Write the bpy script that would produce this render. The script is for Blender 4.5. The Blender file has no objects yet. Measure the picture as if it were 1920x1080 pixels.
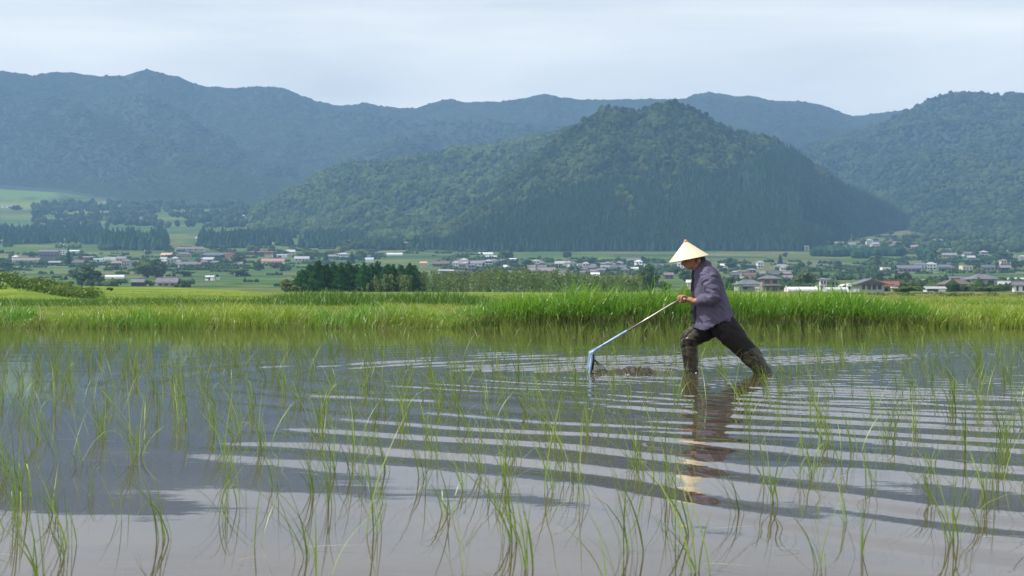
import bpy, bmesh, math, random
import numpy as np
from mathutils import Vector, Matrix

rng = np.random.default_rng(7)
random.seed(7)
SC = bpy.context.scene
COL = SC.collection
R = math.radians
F = 2667.0           # focal length in pixels of a 1920 wide picture
HC = 0.84            # camera height over the water
HOR = 548.0          # row of the horizon

# ------------------------------------------------------------------ camera
cam_d = bpy.data.cameras.new('camera')
cam = bpy.data.objects.new('camera', cam_d)
COL.objects.link(cam)
cam.location = (0, 0, HC)
cam.rotation_euler = (R(90) + math.atan(8 / F), 0, 0)
cam_d.lens = 50
cam_d.sensor_width = 36
cam_d.clip_start = 0.1
cam_d.clip_end = 30000
cam_d.dof.use_dof = True
cam_d.dof.focus_distance = 14.5
cam_d.dof.aperture_fstop = 8
SC.camera = cam
SC.render.resolution_x, SC.render.resolution_y = 1024, 576

# ------------------------------------------------------------------ sun + sky
TO_SUN = Vector((-0.60, -0.09, 0.79)).normalized()
sun_d = bpy.data.lights.new('sun', 'SUN')
sun_d.energy = 5.0
sun_d.angle = R(0.5)
sun_d.color = (1.0, 0.955, 0.88)
sun = bpy.data.objects.new('sun', sun_d)
COL.objects.link(sun)
sun.rotation_euler = (-TO_SUN).to_track_quat('-Z', 'Y').to_euler()
sun.location = (0, 0, 50)

world = bpy.data.worlds.new('World')
SC.world = world
world.use_nodes = True
nt = world.node_tree
nt.nodes.clear()
N = nt.nodes.new
out = N('ShaderNodeOutputWorld')
bg = N('ShaderNodeBackground')
sky = N('ShaderNodeTexSky')
sky.sky_type = 'NISHITA'
sky.sun_disc = False
sky.sun_elevation = math.asin(TO_SUN.z)
sky.sun_rotation = math.atan2(TO_SUN.x, TO_SUN.y)
sky.air_density = 1.0
sky.dust_density = 2.0
bg.inputs['Strength'].default_value = 0.11
tc = N('ShaderNodeTexCoord')
mp = N('ShaderNodeMapping')
mp.inputs['Scale'].default_value = (1.3, 1.3, 9.0)
mp.inputs['Rotation'].default_value = (R(3), R(-4), 0)
nz = N('ShaderNodeTexNoise')
nz.inputs['Scale'].default_value = 1.7
nz.inputs['Detail'].default_value = 7
nz.inputs['Roughness'].default_value = 0.52
nz.inputs['Distortion'].default_value = 0.5
cr = N('ShaderNodeValToRGB')
cr.color_ramp.elements[0].position = 0.34
cr.color_ramp.elements[0].color = (0.55, 0.55, 0.55, 1)
cr.color_ramp.elements[1].position = 0.66
cr.color_ramp.elements[1].color = (1, 1, 1, 1)
mx = N('ShaderNodeMixRGB')
mx.inputs['Color2'].default_value = (11.6, 11.5, 10.7, 1)     # thin bright cloud
nt.links.new(tc.outputs['Generated'], mp.inputs['Vector'])
nt.links.new(mp.outputs['Vector'], nz.inputs['Vector'])
nt.links.new(nz.outputs['Fac'], cr.inputs['Fac'])
sz = N('ShaderNodeSeparateXYZ'); el = N('ShaderNodeMapRange'); mf = N('ShaderNodeMath'); mf.operation = 'MULTIPLY'
el.inputs['From Min'].default_value = 0.18; el.inputs['From Max'].default_value = 0.75   # cloud thins overhead
el.inputs['To Min'].default_value = 1.0; el.inputs['To Max'].default_value = 0.42
nt.links.new(tc.outputs['Generated'], sz.inputs['Vector']); nt.links.new(sz.outputs['Z'], el.inputs['Value'])
nt.links.new(cr.outputs['Color'], mf.inputs[0]); nt.links.new(el.outputs['Result'], mf.inputs[1])
nt.links.new(mf.outputs['Value'], mx.inputs['Fac'])
nt.links.new(sky.outputs['Color'], mx.inputs['Color1'])
nt.links.new(mx.outputs['Color'], bg.inputs['Color'])
nt.links.new(bg.outputs['Background'], out.inputs['Surface'])

SC.view_settings.view_transform = 'Standard'
SC.view_settings.look = 'None'
SC.view_settings.exposure = 0.0
SC.view_settings.gamma = 1.0
SC.cycles.max_bounces = 6
SC.cycles.volume_bounces = 1
SC.cycles.use_denoising = True

# ------------------------------------------------------------------ helpers
def tag(o, label=None, cat=None, group=None, kind=None):
    if label: o['label'] = label
    if cat: o['category'] = cat
    if group: o['group'] = group
    if kind: o['kind'] = kind
    return o

def empty(name, loc, rz=0.0):
    o = bpy.data.objects.new(name, None)
    o.location = loc
    o.rotation_euler = (0, 0, rz)
    o.empty_display_size = 0.2
    COL.objects.link(o)
    return o

def new_mesh(name, V, faces, smooth=False, tint=None):
    """faces: list of (n,k) int arrays"""
    me = bpy.data.meshes.new(name)
    V = np.asarray(V, dtype=np.float32)
    if not isinstance(faces, (list, tuple)): faces = [faces]
    faces = [np.asarray(f, dtype=np.int32) for f in faces if len(f)]
    tot = np.concatenate([np.full(len(f), f.shape[1], dtype=np.int32) for f in faces])
    loops = np.concatenate([f.ravel() for f in faces])
    start = np.concatenate([[0], np.cumsum(tot)[:-1]]).astype(np.int32)
    me.vertices.add(len(V)); me.vertices.foreach_set('co', V.ravel())
    me.loops.add(len(loops)); me.loops.foreach_set('vertex_index', loops)
    me.polygons.add(len(tot)); me.polygons.foreach_set('loop_start', start)
    me.polygons.foreach_set('use_smooth', np.full(len(tot), smooth, dtype=bool))
    if tint is not None:
        a = me.attributes.new('tint', 'FLOAT', 'POINT')
        a.data.foreach_set('value', np.asarray(tint, dtype=np.float32))
    me.update(calc_edges=True)
    me.validate()
    return me

def obj(name, me, mat=None, parent=None, loc=None):
    if mat is not None and not me.materials: me.materials.append(mat)
    o = bpy.data.objects.new(name, me)
    if parent: o.parent = parent
    if loc is not None: o.location = loc
    COL.objects.link(o)
    return o

class MB:
    """collects shapes into one mesh"""
    def __init__(s): s.v = []; s.q = []; s.t = []; s.n = 0
    def add(s, V, Q=None, T=None):
        V = np.asarray(V, float)
        s.v.append(V)
        if Q is not None and len(Q): s.q.append(np.asarray(Q) + s.n)
        if T is not None and len(T): s.t.append(np.asarray(T) + s.n)
        s.n += len(V)
    def box(s, x0, x1, y0, y1, z0, z1):
        V = [(x, y, z) for z in (z0, z1) for y in (y0, y1) for x in (x0, x1)]
        s.add(V, [(0, 2, 3, 1), (4, 5, 7, 6), (0, 1, 5, 4), (2, 6, 7, 3), (0, 4, 6, 2), (1, 3, 7, 5)])
    def mesh(s, name, smooth=False):
        f = []
        if s.q: f.append(np.concatenate(s.q))
        if s.t: f.append(np.concatenate(s.t))
        return new_mesh(name, np.concatenate(s.v), f, smooth)
    def build(s, name, mat, parent=None, smooth=False):
        return obj(name, s.mesh(name, smooth), mat, parent)

def _hash(ix, iy, seed):
    h = (ix * 374761393 + iy * 668265263 + seed * 1274126177) & 0xffffffff
    h = ((h ^ (h >> 13)) * 1274126177) & 0xffffffff
    return ((h ^ (h >> 16)) & 0xffff) / 65535.0

def vnoise(x, y, seed=0):
    x = np.asarray(x, float); y = np.asarray(y, float)
    ix = np.floor(x).astype(np.int64); iy = np.floor(y).astype(np.int64)
    fx = x - ix; fy = y - iy
    fx = fx * fx * fx * (fx * (fx * 6 - 15) + 10); fy = fy * fy * fy * (fy * (fy * 6 - 15) + 10)
    a = _hash(ix, iy, seed); b = _hash(ix + 1, iy, seed)
    c = _hash(ix, iy + 1, seed); d = _hash(ix + 1, iy + 1, seed)
    return (a + (b - a) * fx) * (1 - fy) + (c + (d - c) * fx) * fy

def fbm(x, y, seed=0, octs=4, gain=0.5):
    s = 0; a = 1; t = 0
    for k in range(octs):
        s = s + a * (vnoise(x * 2 ** k, y * 2 ** k, seed + k * 17) * 2 - 1)
        t += a; a *= gain
    return s / t

def ss(a, b, x):
    t = np.clip((np.asarray(x, float) - a) / (b - a), 0, 1)
    return t * t * (3 - 2 * t)

# ------------------------------------------------------------------ materials
def mat_new(name):
    m = bpy.data.materials.new(name)
    m.use_nodes = True
    m.node_tree.nodes.clear()
    return m, m.node_tree, m.node_tree.nodes.new, m.node_tree.links.new

def rgb(c): return (c[0], c[1], c[2], 1)

def plain(name, col, rough=0.7, var=0.25, scale=3.0, metal=0.0, bump=0.0, spec=0.5):
    """a surface whose tone drifts a little, as weathered paint, tile or cloth does"""
    m, t, n, l = mat_new(name)
    o = n('ShaderNodeOutputMaterial'); p = n('ShaderNodeBsdfPrincipled')
    tc = n('ShaderNodeTexCoord'); z = n('ShaderNodeTexNoise')
    z.inputs['Scale'].default_value = scale; z.inputs['Detail'].default_value = 5
    mr = n('ShaderNodeMapRange')
    mr.inputs['From Min'].default_value = 0.3; mr.inputs['From Max'].default_value = 0.7
    mr.inputs['To Min'].default_value = 1 - var; mr.inputs['To Max'].default_value = 1 + var
    mu = n('ShaderNodeMixRGB'); mu.blend_type = 'MULTIPLY'; mu.inputs['Fac'].default_value = 1
    mu.inputs['Color1'].default_value = rgb(col)
    l(tc.outputs['Object'], z.inputs['Vector']); l(z.outputs['Fac'], mr.inputs['Value'])
    l(mr.outputs['Result'], mu.inputs['Color2']); l(mu.outputs['Color'], p.inputs['Base Color'])
    p.inputs['Roughness'].default_value = rough; p.inputs['Metallic'].default_value = metal
    p.inputs['Specular IOR Level'].default_value = spec
    if bump:
        b = n('ShaderNodeBump'); b.inputs['Strength'].default_value = bump; b.inputs['Distance'].default_value = 0.02
        l(z.outputs['Fac'], b.inputs['Height']); l(b.outputs['Normal'], p.inputs['Normal'])
    l(p.outputs['BSDF'], o.inputs['Surface'])
    return m

def leafy(name, ca, cb, trans=0.35, gloss=0.08, cc=None, big=0.02):
    """leaves and blades: tone runs from ca to cb by the per-plant tint; patches of cc by place"""
    m, t, n, l = mat_new(name)
    o = n('ShaderNodeOutputMaterial')
    at = n('ShaderNodeAttribute'); at.attribute_name = 'tint'
    oi = n('ShaderNodeObjectInfo')
    mx = n('ShaderNodeMixRGB'); mx.inputs['Color1'].default_value = rgb(ca); mx.inputs['Color2'].default_value = rgb(cb)
    l(at.outputs['Fac'], mx.inputs['Fac'])
    hs = n('ShaderNodeHueSaturation')
    mr = n('ShaderNodeMapRange'); mr.inputs['To Min'].default_value = 0.8; mr.inputs['To Max'].default_value = 1.22
    l(oi.outputs['Random'], mr.inputs['Value']); l(mr.outputs['Result'], hs.inputs['Value'])
    src = mx.outputs['Color']
    if cc is not None:
        g = n('ShaderNodeNewGeometry'); z = n('ShaderNodeTexNoise')
        z.inputs['Scale'].default_value = big; z.inputs['Detail'].default_value = 4
        r = n('ShaderNodeValToRGB'); r.color_ramp.elements[0].position = 0.45; r.color_ramp.elements[1].position = 0.62
        m2 = n('ShaderNodeMixRGB'); m2.inputs['Color2'].default_value = rgb(cc)
        l(g.outputs['Position'], z.inputs['Vector']); l(z.outputs['Fac'], r.inputs['Fac'])
        l(r.outputs['Color'], m2.inputs['Fac']); l(src, m2.inputs['Color1']); src = m2.outputs['Color']
    l(src, hs.inputs['Color'])
    d = n('ShaderNodeBsdfDiffuse'); tr = n('ShaderNodeBsdfTranslucent'); gl = n('ShaderNodeBsdfGlossy')
    gl.inputs['Roughness'].default_value = 0.45
    gl.inputs['Color'].default_value = (0.8, 0.8, 0.8, 1)
    m1 = n('ShaderNodeMixShader'); m1.inputs['Fac'].default_value = trans
    m3 = n('ShaderNodeMixShader'); m3.inputs['Fac'].default_value = gloss
    l(hs.outputs['Color'], d.inputs['Color']); l(hs.outputs['Color'], tr.inputs['Color'])
    l(d.outputs['BSDF'], m1.inputs[1]); l(tr.outputs['BSDF'], m1.inputs[2])
    l(m1.outputs['Shader'], m3.inputs[1]); l(gl.outputs['BSDF'], m3.inputs[2])
    l(m3.outputs['Shader'], o.inputs['Surface'])
    return m

M_rice = leafy('rice_leaf', (0.12, 0.24, 0.025), (0.34, 0.44, 0.06), 0.42, 0.06)
M_tall = leafy('tall_grass_leaf', (0.05, 0.17, 0.013), (0.25, 0.45, 0.045), 0.45, 0.08)
M_bank = leafy('bank_grass_leaf', (0.14, 0.26, 0.022), (0.38, 0.48, 0.055), 0.45, 0.06, (0.12, 0.30, 0.02), 0.35)
M_field = leafy('field_grass_leaf', (0.16, 0.22, 0.025), (0.31, 0.34, 0.05), 0.35, 0.04, (0.11, 0.21, 0.025), 0.05)
M_weed = leafy('weed_leaf', (0.06, 0.15, 0.015), (0.16, 0.28, 0.035), 0.35, 0.04)
M_bush = leafy('bush_leaf', (0.07, 0.13, 0.025), (0.19, 0.24, 0.045), 0.3, 0.04)
M_tree = leafy('tree_leaf', (0.03, 0.075, 0.02), (0.08, 0.14, 0.03), 0.25, 0.04)
M_tree_light = leafy('light_tree_leaf', (0.07, 0.13, 0.03), (0.17, 0.22, 0.055), 0.25, 0.04)
M_cedar = leafy('cedar_leaf', (0.012, 0.045, 0.013), (0.045, 0.10, 0.022), 0.12, 0.0)
M_bamboo = leafy('bamboo_leaf', (0.045, 0.095, 0.02), (0.16, 0.235, 0.05), 0.28, 0.03, (0.16, 0.18, 0.05), 0.03)
M_broad = leafy('broadleaf_forest', (0.012, 0.034, 0.014), (0.082, 0.118, 0.042), 0.1, 0.0)
M_conif = leafy('conifer_forest', (0.016, 0.052, 0.030), (0.046, 0.098, 0.048), 0.05, 0.0)
M_range = leafy('mountain_forest', (0.010, 0.026, 0.011), (0.060, 0.086, 0.033), 0.1, 0.0, (0.03, 0.05, 0.022), 0.004)
M_bark = plain('bark', (0.09, 0.07, 0.05), 0.9, 0.3, 4)

# ------------------------------------------------------------------ terrain
KY = np.array([0.5, 32.3, 32.9, 33.5, 36, 60, 150, 300, 420])
KZ = np.array([-.3, -.3, -.12, 0.10, 0.16, 0.25, 0.50, 0.72, 0.84])
VY = np.array([420, 600, 800, 1000, 1200, 1500, 1800, 2000, 2400, 2800, 3300, 4000, 5200])
VR = np.array([548, 544, 537, 528, 518, 502, 484, 470, 447, 425, 395, 350, 320])

def ground_z(u, Y):
    """height of the land at picture column u (1920 wide) and distance Y"""
    u = np.asarray(u, float); Y = np.asarray(Y, float)
    zn = np.interp(Y, KY, KZ)
    row = np.interp(Y, VY, VR)
    zf = HC + (HOR - row) * Y / F
    z = np.where(Y < 420, zn, zf)
    # the low rise of the field on the left
    top = np.interp(u, [-900, 100, 170, 300, 400, 450, 500, 540], [1.9, 1.65, 1.62, 1.50, 1.28, 1.08, 0.8, 0.6])
    k = np.exp(-((Y - 200) / 52.0) ** 2)
    z = np.where((Y < 420) & (Y > 50), np.maximum(z, z * (1 - k) + k * top), z)
    # the grassy mound at the far left
    a = ss(175, 20, u) * np.exp(-((Y - 105) / 14.0) ** 2)
    z = z + a * 1.25 * (0.9 + 0.25 * vnoise(u / 40.0, Y / 9.0, 3))
    return z

def px(u, row, Y): return ((u - 960) / F * Y, Y, HC + (HOR - row) / F * Y)

_ys = np.concatenate([np.linspace(300, 600, 120), np.linspace(605, 4000, 500)])
def dist_for_row(u, row):
    if row > 545.5: return 545 - (row - 545.5) * 16      # feet hidden behind the rise of the field
    z = ground_z(np.full_like(_ys, u), _ys)
    r = HOR - (z - HC) * F / _ys
    i = np.nonzero((r <= row) & (_ys > 380))[0]
    return float(_ys[i[0]]) if len(i) else 3900.0

def grid_faces(nr, nc):
    i = np.arange(nr - 1)[:, None] * nc + np.arange(nc - 1)[None, :]
    return np.stack([i, i + 1, i + nc + 1, i + nc], -1).reshape(-1, 4)

us = np.concatenate([np.linspace(-4000, -400, 30)[:-1], np.arange(-400, 2321, 10), np.linspace(2320, 5920, 30)[1:]])
Ys = np.concatenate([[0.5, 10, 25, 32.3, 32.6, 32.9, 33.2, 33.5, 34, 36, 42, 50, 60], np.arange(70, 320, 6), np.geomspace(325, 4200, 130)])
U, YY = np.meshgrid(us, Ys)
Z = ground_z(U, YY) + np.where(YY > 60, fbm(U * YY / F / 25, YY / 25, 5, 3) * 0.004 * np.minimum(YY, 400) ** 0.75, 0)
X = (U - 960) / F * YY
V = np.stack([X, YY, Z], -1).reshape(-1, 3)

def ground_mat():
    m, t, n, l = mat_new('fields')
    o = n('ShaderNodeOutputMaterial'); p = n('ShaderNodeBsdfPrincipled')
    p.inputs['Roughness'].default_value = 0.95; p.inputs['Specular IOR Level'].default_value = 0.1
    g = n('ShaderNodeNewGeometry'); sx = n('ShaderNodeSeparateXYZ'); l(g.outputs['Position'], sx.inputs['Vector'])
    # valley parcels
    mp = n('ShaderNodeMapping'); mp.inputs['Scale'].default_value = (1 / 95.0, 1 / 62.0, 0.0); mp.inputs['Rotation'].default_value = (0, 0, R(7))
    vo = n('ShaderNodeTexVoronoi'); vo.distance = 'CHEBYCHEV'; vo.inputs['Scale'].default_value = 1.0; vo.inputs['Randomness'].default_value = 0.75
    sc = n('ShaderNodeSeparateColor'); r = n('ShaderNodeValToRGB'); r.color_ramp.interpolation = 'CONSTANT'
    cols = [(0.070, 0.130, 0.028), (0.10, 0.155, 0.033), (0.045, 0.092, 0.024), (0.135, 0.165, 0.045), (0.07, 0.13, 0.032), (0.145, 0.145, 0.06), (0.06, 0.13, 0.032)]
    e = r.color_ramp.elements
    e[0].position = 0; e[0].color = rgb(cols[0]); e[1].position = 1 / 7; e[1].color = rgb(cols[1])
    for k in range(2, 7): q = e.new(k / 7); q.color = rgb(cols[k])
    l(g.outputs['Position'], mp.inputs['Vector']); l(mp.outputs['Vector'], vo.inputs['Vector'])
    l(vo.outputs['Color'], sc.inputs['Color']); l(sc.outputs['Red'], r.inputs['Fac'])
    # near field
    z = n('ShaderNodeTexNoise'); z.inputs['Scale'].default_value = 0.09; z.inputs['Detail'].default_value = 8; z.inputs['Roughness'].default_value = 0.65
    mz = n('ShaderNodeMapping'); mz.inputs['Scale'].default_value = (1, 0.5, 1)
    l(g.outputs['Position'], mz.inputs['Vector']); l(mz.outputs['Vector'], z.inputs['Vector'])
    rn = n('ShaderNodeValToRGB'); e = rn.color_ramp.elements
    e[0].position = 0.36; e[0].color = (0.075, 0.16, 0.02, 1); e[1].position = 0.62; e[1].color = (0.21, 0.25, 0.03, 1)
    q = e.new(0.5); q.color = (0.14, 0.21, 0.025, 1)
    l(z.outputs['Fac'], rn.inputs['Fac'])
    mr = n('ShaderNodeMapRange'); mr.inputs['From Min'].default_value = 290; mr.inputs['From Max'].default_value = 340
    l(sx.outputs['Y'], mr.inputs['Value'])
    mx = n('ShaderNodeMixRGB'); l(mr.outputs['Result'], mx.inputs['Fac']); l(rn.outputs['Color'], mx.inputs['Color1']); l(r.outputs['Color'], mx.inputs['Color2'])
    zs = n('ShaderNodeTexNoise'); zs.inputs['Scale'].default_value = 1.0; zs.inputs['Detail'].default_value = 4
    ms = n('ShaderNodeMapping'); ms.inputs['Scale'].default_value = (1 / 160.0, 1 / 14.0, 0.0)
    rs = n('ShaderNodeMapRange'); rs.inputs['From Min'].default_value = 0.35; rs.inputs['From Max'].default_value = 0.65; rs.inputs['To Min'].default_value = 0.55; rs.inputs['To Max'].default_value = 1.25
    mm = n('ShaderNodeMixRGB'); mm.blend_type = 'MULTIPLY'; l(g.outputs['Position'], ms.inputs['Vector']); l(ms.outputs['Vector'], zs.inputs['Vector']); l(zs.outputs['Fac'], rs.inputs['Value'])
    l(mr.outputs['Result'], mm.inputs['Fac']); l(mx.outputs['Color'], mm.inputs['Color1']); l(rs.outputs['Result'], mm.inputs['Color2']); mx = mm
    # wet earth of the bank
    me = n('ShaderNodeMapRange'); me.inputs['From Min'].default_value = 33.6; me.inputs['From Max'].default_value = 35.5
    l(sx.outputs['Y'], me.inputs['Value'])
    m2 = n('ShaderNodeMixRGB'); m2.inputs['Color1'].default_value = (0.05, 0.045, 0.025, 1)
    l(me.outputs['Result'], m2.inputs['Fac']); l(mx.outputs['Color'], m2.inputs['Color2'])
    # crop speckle
    z2 = n('ShaderNodeTexNoise'); z2.inputs['Scale'].default_value = 0.35; z2.inputs['Detail'].default_value = 6
    mv = n('ShaderNodeMapRange'); mv.inputs['From Min'].default_value = 0.3; mv.inputs['From Max'].default_value = 0.7; mv.inputs['To Min'].default_value = 0.72; mv.inputs['To Max'].default_value = 1.28
    mu = n('ShaderNodeMixRGB'); mu.blend_type = 'MULTIPLY'; mu.inputs['Fac'].default_value = 1
    l(g.outputs['Position'], z2.inputs['Vector']); l(z2.outputs['Fac'], mv.inputs['Value']); l(m2.outputs['Color'], mu.inputs['Color1']); l(mv.outputs['Result'], mu.inputs['Color2'])
    # mown and tilled land: meadows, hay, bare earth
    at = n('ShaderNodeAttribute'); at.attribute_name = 'land'
    m4 = n('ShaderNodeMixRGB'); l(at.outputs['Color'], m4.inputs['Color2']); l(at.outputs['Alpha'], m4.inputs['Fac']); l(mu.outputs['Color'], m4.inputs['Color1'])
    l(m4.outputs['Color'], p.inputs['Base Color'])
    l(p.outputs['BSDF'], o.inputs['Surface'])
    return m

g_me = new_mesh('ground', V, grid_faces(len(Ys), len(us)), True)
land = np.zeros((len(V), 4), np.float32)
uu = U.ravel(); yy = YY.ravel()
rr = HOR - (V[:, 2] - HC) * F / yy
wob = fbm(uu / 30, rr / 12, 9, 3)
def patch(u0, u1, r0, r1, col, ymin, ymax, a=1.0):
    w = ss(u0 - 14, u0 + 6, uu + wob * 12) * ss(u1 + 14, u1 - 6, uu + wob * 12) * ss(r0 - 5, r0 + 1, rr + wob * 4) * ss(r1 + 5, r1 - 1, rr + wob * 4) * (yy > ymin) * (yy < ymax) * a
    for c in range(3): land[:, c] = land[:, c] * (1 - w) + np.array(col[c]) * w
    land[:, 3] = np.maximum(land[:, 3], w)
patch(-200, 112, 336, 372, (0.11, 0.19, 0.045), 1500, 4200)
patch(-200, 90, 378, 392, (0.16, 0.21, 0.045), 1500, 4200)
patch(120, 240, 378, 404, (0.17, 0.20, 0.07), 1500, 4200)
patch(1370, 1500, 548, 552, (0.20, 0.17, 0.09), 330, 520)
patch(1600, 2100, 549, 556, (0.22, 0.17, 0.085), 110, 420, .8)
patch(455, 520, 540, 555, (0.36, 0.26, 0.14), 185, 260)
patch(1340, 1560, 487, 497, (0.16, 0.17, 0.07), 1200, 1900, .8)
patch(1360, 1480, 519, 527, (0.20, 0.19, 0.08), 900, 1250, .7)
ca = g_me.attributes.new('land', 'FLOAT_COLOR', 'POINT')
ca.data.foreach_set('color', land.ravel())
ground = obj('ground', g_me, ground_mat())
tag(ground, kind='structure')

# ---- hills: a foot line and a ridge line seen from the paddy give each its profile
def hill(name, u0, u1, du, foot_y, foot_r, ridge_y, ridge_r, power, relief, seed, mat, ny=70, rough=1.0):
    us = np.arange(u0, u1 + 1, du)
    fy = np.interp(us, *foot_y); fr = np.interp(us, *foot_r)
    ry = np.interp(us, *ridge_y); rr_ = np.interp(us, *ridge_r)
    ts = np.concatenate([np.linspace(-0.06, 1.0, ny), np.linspace(1.03, 1.5, 10)])
    T, Uh = np.meshgrid(ts, us, indexing='ij')
    rr_ = rr_ + 2.6 * fbm(us / 26.0, us * 0 + seed, seed, 4, 0.6)      # uneven crest
    Yh = fy + (ry - fy) * T
    prof = np.clip(T, -0.2, 1) ** power if power == 1 else np.where(T > 0, np.clip(T, 0, 1) ** power, T)
    rows = fr + (rr_ - fr) * np.minimum(prof, 1)
    rows = np.where(T > 1, rr_ + (T - 1) * 260, rows)
    Zh = HC + (HOR - rows) * Yh / F
    Xh = (Uh - 960) / F * Yh
    env = np.clip(T, 0, 1) * np.clip(1 - T, 0, 1) * 4 * ss(0.0, 0.4, T)
    rid = 1 - np.abs(fbm(Xh / relief[0] + 3.1 * T, Yh / (relief[0] * 1.8), seed, 3, 0.42))   # spurs and gullies
    Zh = Zh + env * (rid - 0.72) * relief[1] + env * fbm(Xh / 70, Yh / 70, seed + 5, 3) * relief[2]
    me = new_mesh(name, np.stack([Xh, Yh, Zh], -1).reshape(-1, 3), grid_faces(len(ts), len(us)), True)
    o = obj(name, me, mat)
    tag(o, kind='structure')
    # sampling the slope back for the trees
    return dict(us=us, ts=ts, X=Xh, Y=Yh, Z=Zh, rows=HOR - (Zh - HC) * F / Yh)

def sample(h, n, rg, t0=0.0, t1=1.02):
    us, ts = h['us'], h['ts']
    fu = rg.random(n) * (len(us) - 1.001)
    i0 = np.searchsorted(ts, t0); i1 = np.searchsorted(ts, t1)
    # even over the ground: pick rows by distance
    ft = i0 + rg.random(n) * (i1 - i0 - 1.001)
    a = ft.astype(int); b = fu.astype(int); fa = ft - a; fb = fu - b
    def bl(A): return (A[a, b] * (1 - fa) + A[a + 1, b] * fa) * (1 - fb) + (A[a, b + 1] * (1 - fa) + A[a + 1, b + 1] * fa) * fb
    P = np.stack([bl(h['X']), bl(h['Y']), bl(h['Z'])], -1)
    u = us[0] + fu * (us[1] - us[0])
    t = ts[a] * (1 - fa) + ts[np.minimum(a + 1, len(ts) - 1)] * fa
    return P, u, t, bl(h['rows'])

M_soil = plain('forest_floor', (0.014, 0.032, 0.014), 0.95, 0.35, 0.02)
SPUR = hill('hill', 470, 1180, 6,
    ([470, 600, 700, 850, 1180], [2620, 2480, 2250, 2200, 2300]),
    ([470, 600, 700, 850, 1180], [438, 443, 457, 458, 455]),
    ([470, 600, 700, 900, 1180], [3150, 3150, 3100, 3050, 3000]),
    ([470, 540, 600, 650, 720, 800, 850, 900, 960, 1020, 1070, 1110, 1180], [402, 362, 328, 306, 303, 291, 277, 278, 264, 252, 240, 240, 250]),
    0.9, (170, 70, 14), 25, M_soil, 60)
CENT = hill('hill', 800, 1770, 6,
    ([800, 850, 950, 1500, 1560, 1620, 1680, 1770], [2040, 2000, 1960, 1980, 2200, 2450, 2650, 2800]),
    ([800, 850, 950, 1500, 1560, 1620, 1680, 1770], [468, 471, 473, 472, 461, 447, 435, 428]),
    ([800, 900, 1250, 1500, 1600, 1680, 1770], [2250, 2350, 2400, 2480, 2620, 2760, 2860]),
    ([800, 840, 870, 900, 940, 980, 1020, 1050, 1080, 1110, 1150, 1185, 1205, 1240, 1270, 1300, 1340, 1370, 1400, 1440, 1460, 1490, 1530, 1580, 1630, 1680, 1720, 1770],
     [464, 440, 414, 388, 352, 318, 284, 258, 232, 213, 203, 212, 207, 197, 193, 203, 226, 246, 254, 256, 268, 291, 316, 350, 380, 408, 425, 432]),
    1.0, (150, 60, 14), 21, M_soil, 60)
RIGHT = hill('hill', 1340, 2500, 8,
    ([1340, 1600, 1750, 1920, 2500], [3300, 3000, 2500, 2250, 2200]),
    ([1340, 1600, 1750, 1920, 2500], [412, 425, 450, 462, 464]),
    ([1340, 1560, 1760, 1920, 2500], [3700, 3750, 3900, 3850, 3700]),
    ([1340, 1420, 1480, 1520, 1560, 1600, 1640, 1690, 1740, 1780, 1840, 1880, 1900, 1920, 2060, 2200, 2500],
     [350, 318, 292, 276, 264, 250, 240, 214, 186, 175, 174, 180, 177, 178, 200, 230, 260]),
    0.85, (210, 95, 18), 43, M_soil, 70)
RANGE = hill('mountains', -700, 2500, 5,
    ([-700, 0, 115, 330, 700, 1300, 2500], [3950, 3950, 3850, 3300, 3300, 3500, 3500]),
    ([-700, 0, 115, 330, 700, 1300, 2500], [349, 349, 356, 396, 396, 385, 380]),
    ([-700, 275, 800, 1330, 1600, 2500], [4700, 4850, 5050, 4900, 5000, 4700]),
    ([-700, -400, -100, 0, 40, 60, 80, 130, 150, 190, 230, 250, 275, 300, 330, 360, 380, 440, 480, 530, 560, 590, 640, 660, 685, 710, 750, 780, 820, 850, 870, 900, 960, 1000, 1020, 1050, 1100, 1150, 1200, 1260, 1285, 1300, 1330, 1370, 1410, 1450, 1500, 1540, 1570, 1600, 1640, 1700, 1800, 2500],
     [190, 160, 140, 134, 136, 141, 137, 135, 139, 143, 141, 135, 130, 136, 143, 155, 161, 165, 162, 165, 178, 189, 199, 197, 192, 198, 202, 202, 191, 185, 191, 190, 189, 180, 176, 183, 187, 188, 185, 188, 186, 178, 172, 178, 181, 190, 189, 196, 208, 217, 214, 206, 210, 230]),
    1.25, (520, 330, 30), 77, M_soil, 90)


# ---- forest canopies (one body of wood each)
def ico(sub):
    bm = bmesh.new(); bmesh.ops.create_icosphere(bm, subdivisions=sub, radius=1.0)
    V = np.array([v.co for v in bm.verts]); T = np.array([[v.index for v in f.verts] for f in bm.faces]); bm.free()
    return V, T
ICO1, ICO2, ICO3 = ico(1), ico(2), ico(3)

def cone_tpl(sides=7):
    V = []; 
    prof = [(0.0, 0.42), (0.18, 0.5), (0.5, 0.33), (0.8, 0.16), (1.0, 0.01)]
    for z, r in prof:
        for k in range(sides):
            a = 2 * math.pi * k / sides
            V.append((math.cos(a) * r, math.sin(a) * r, z))
    Q = [(i * sides + k, i * sides + (k + 1) % sides, (i + 1) * sides + (k + 1) % sides, (i + 1) * sides + k) for i in range(len(prof) - 1) for k in range(sides)]
    return np.array(V), np.array(Q)

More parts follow.
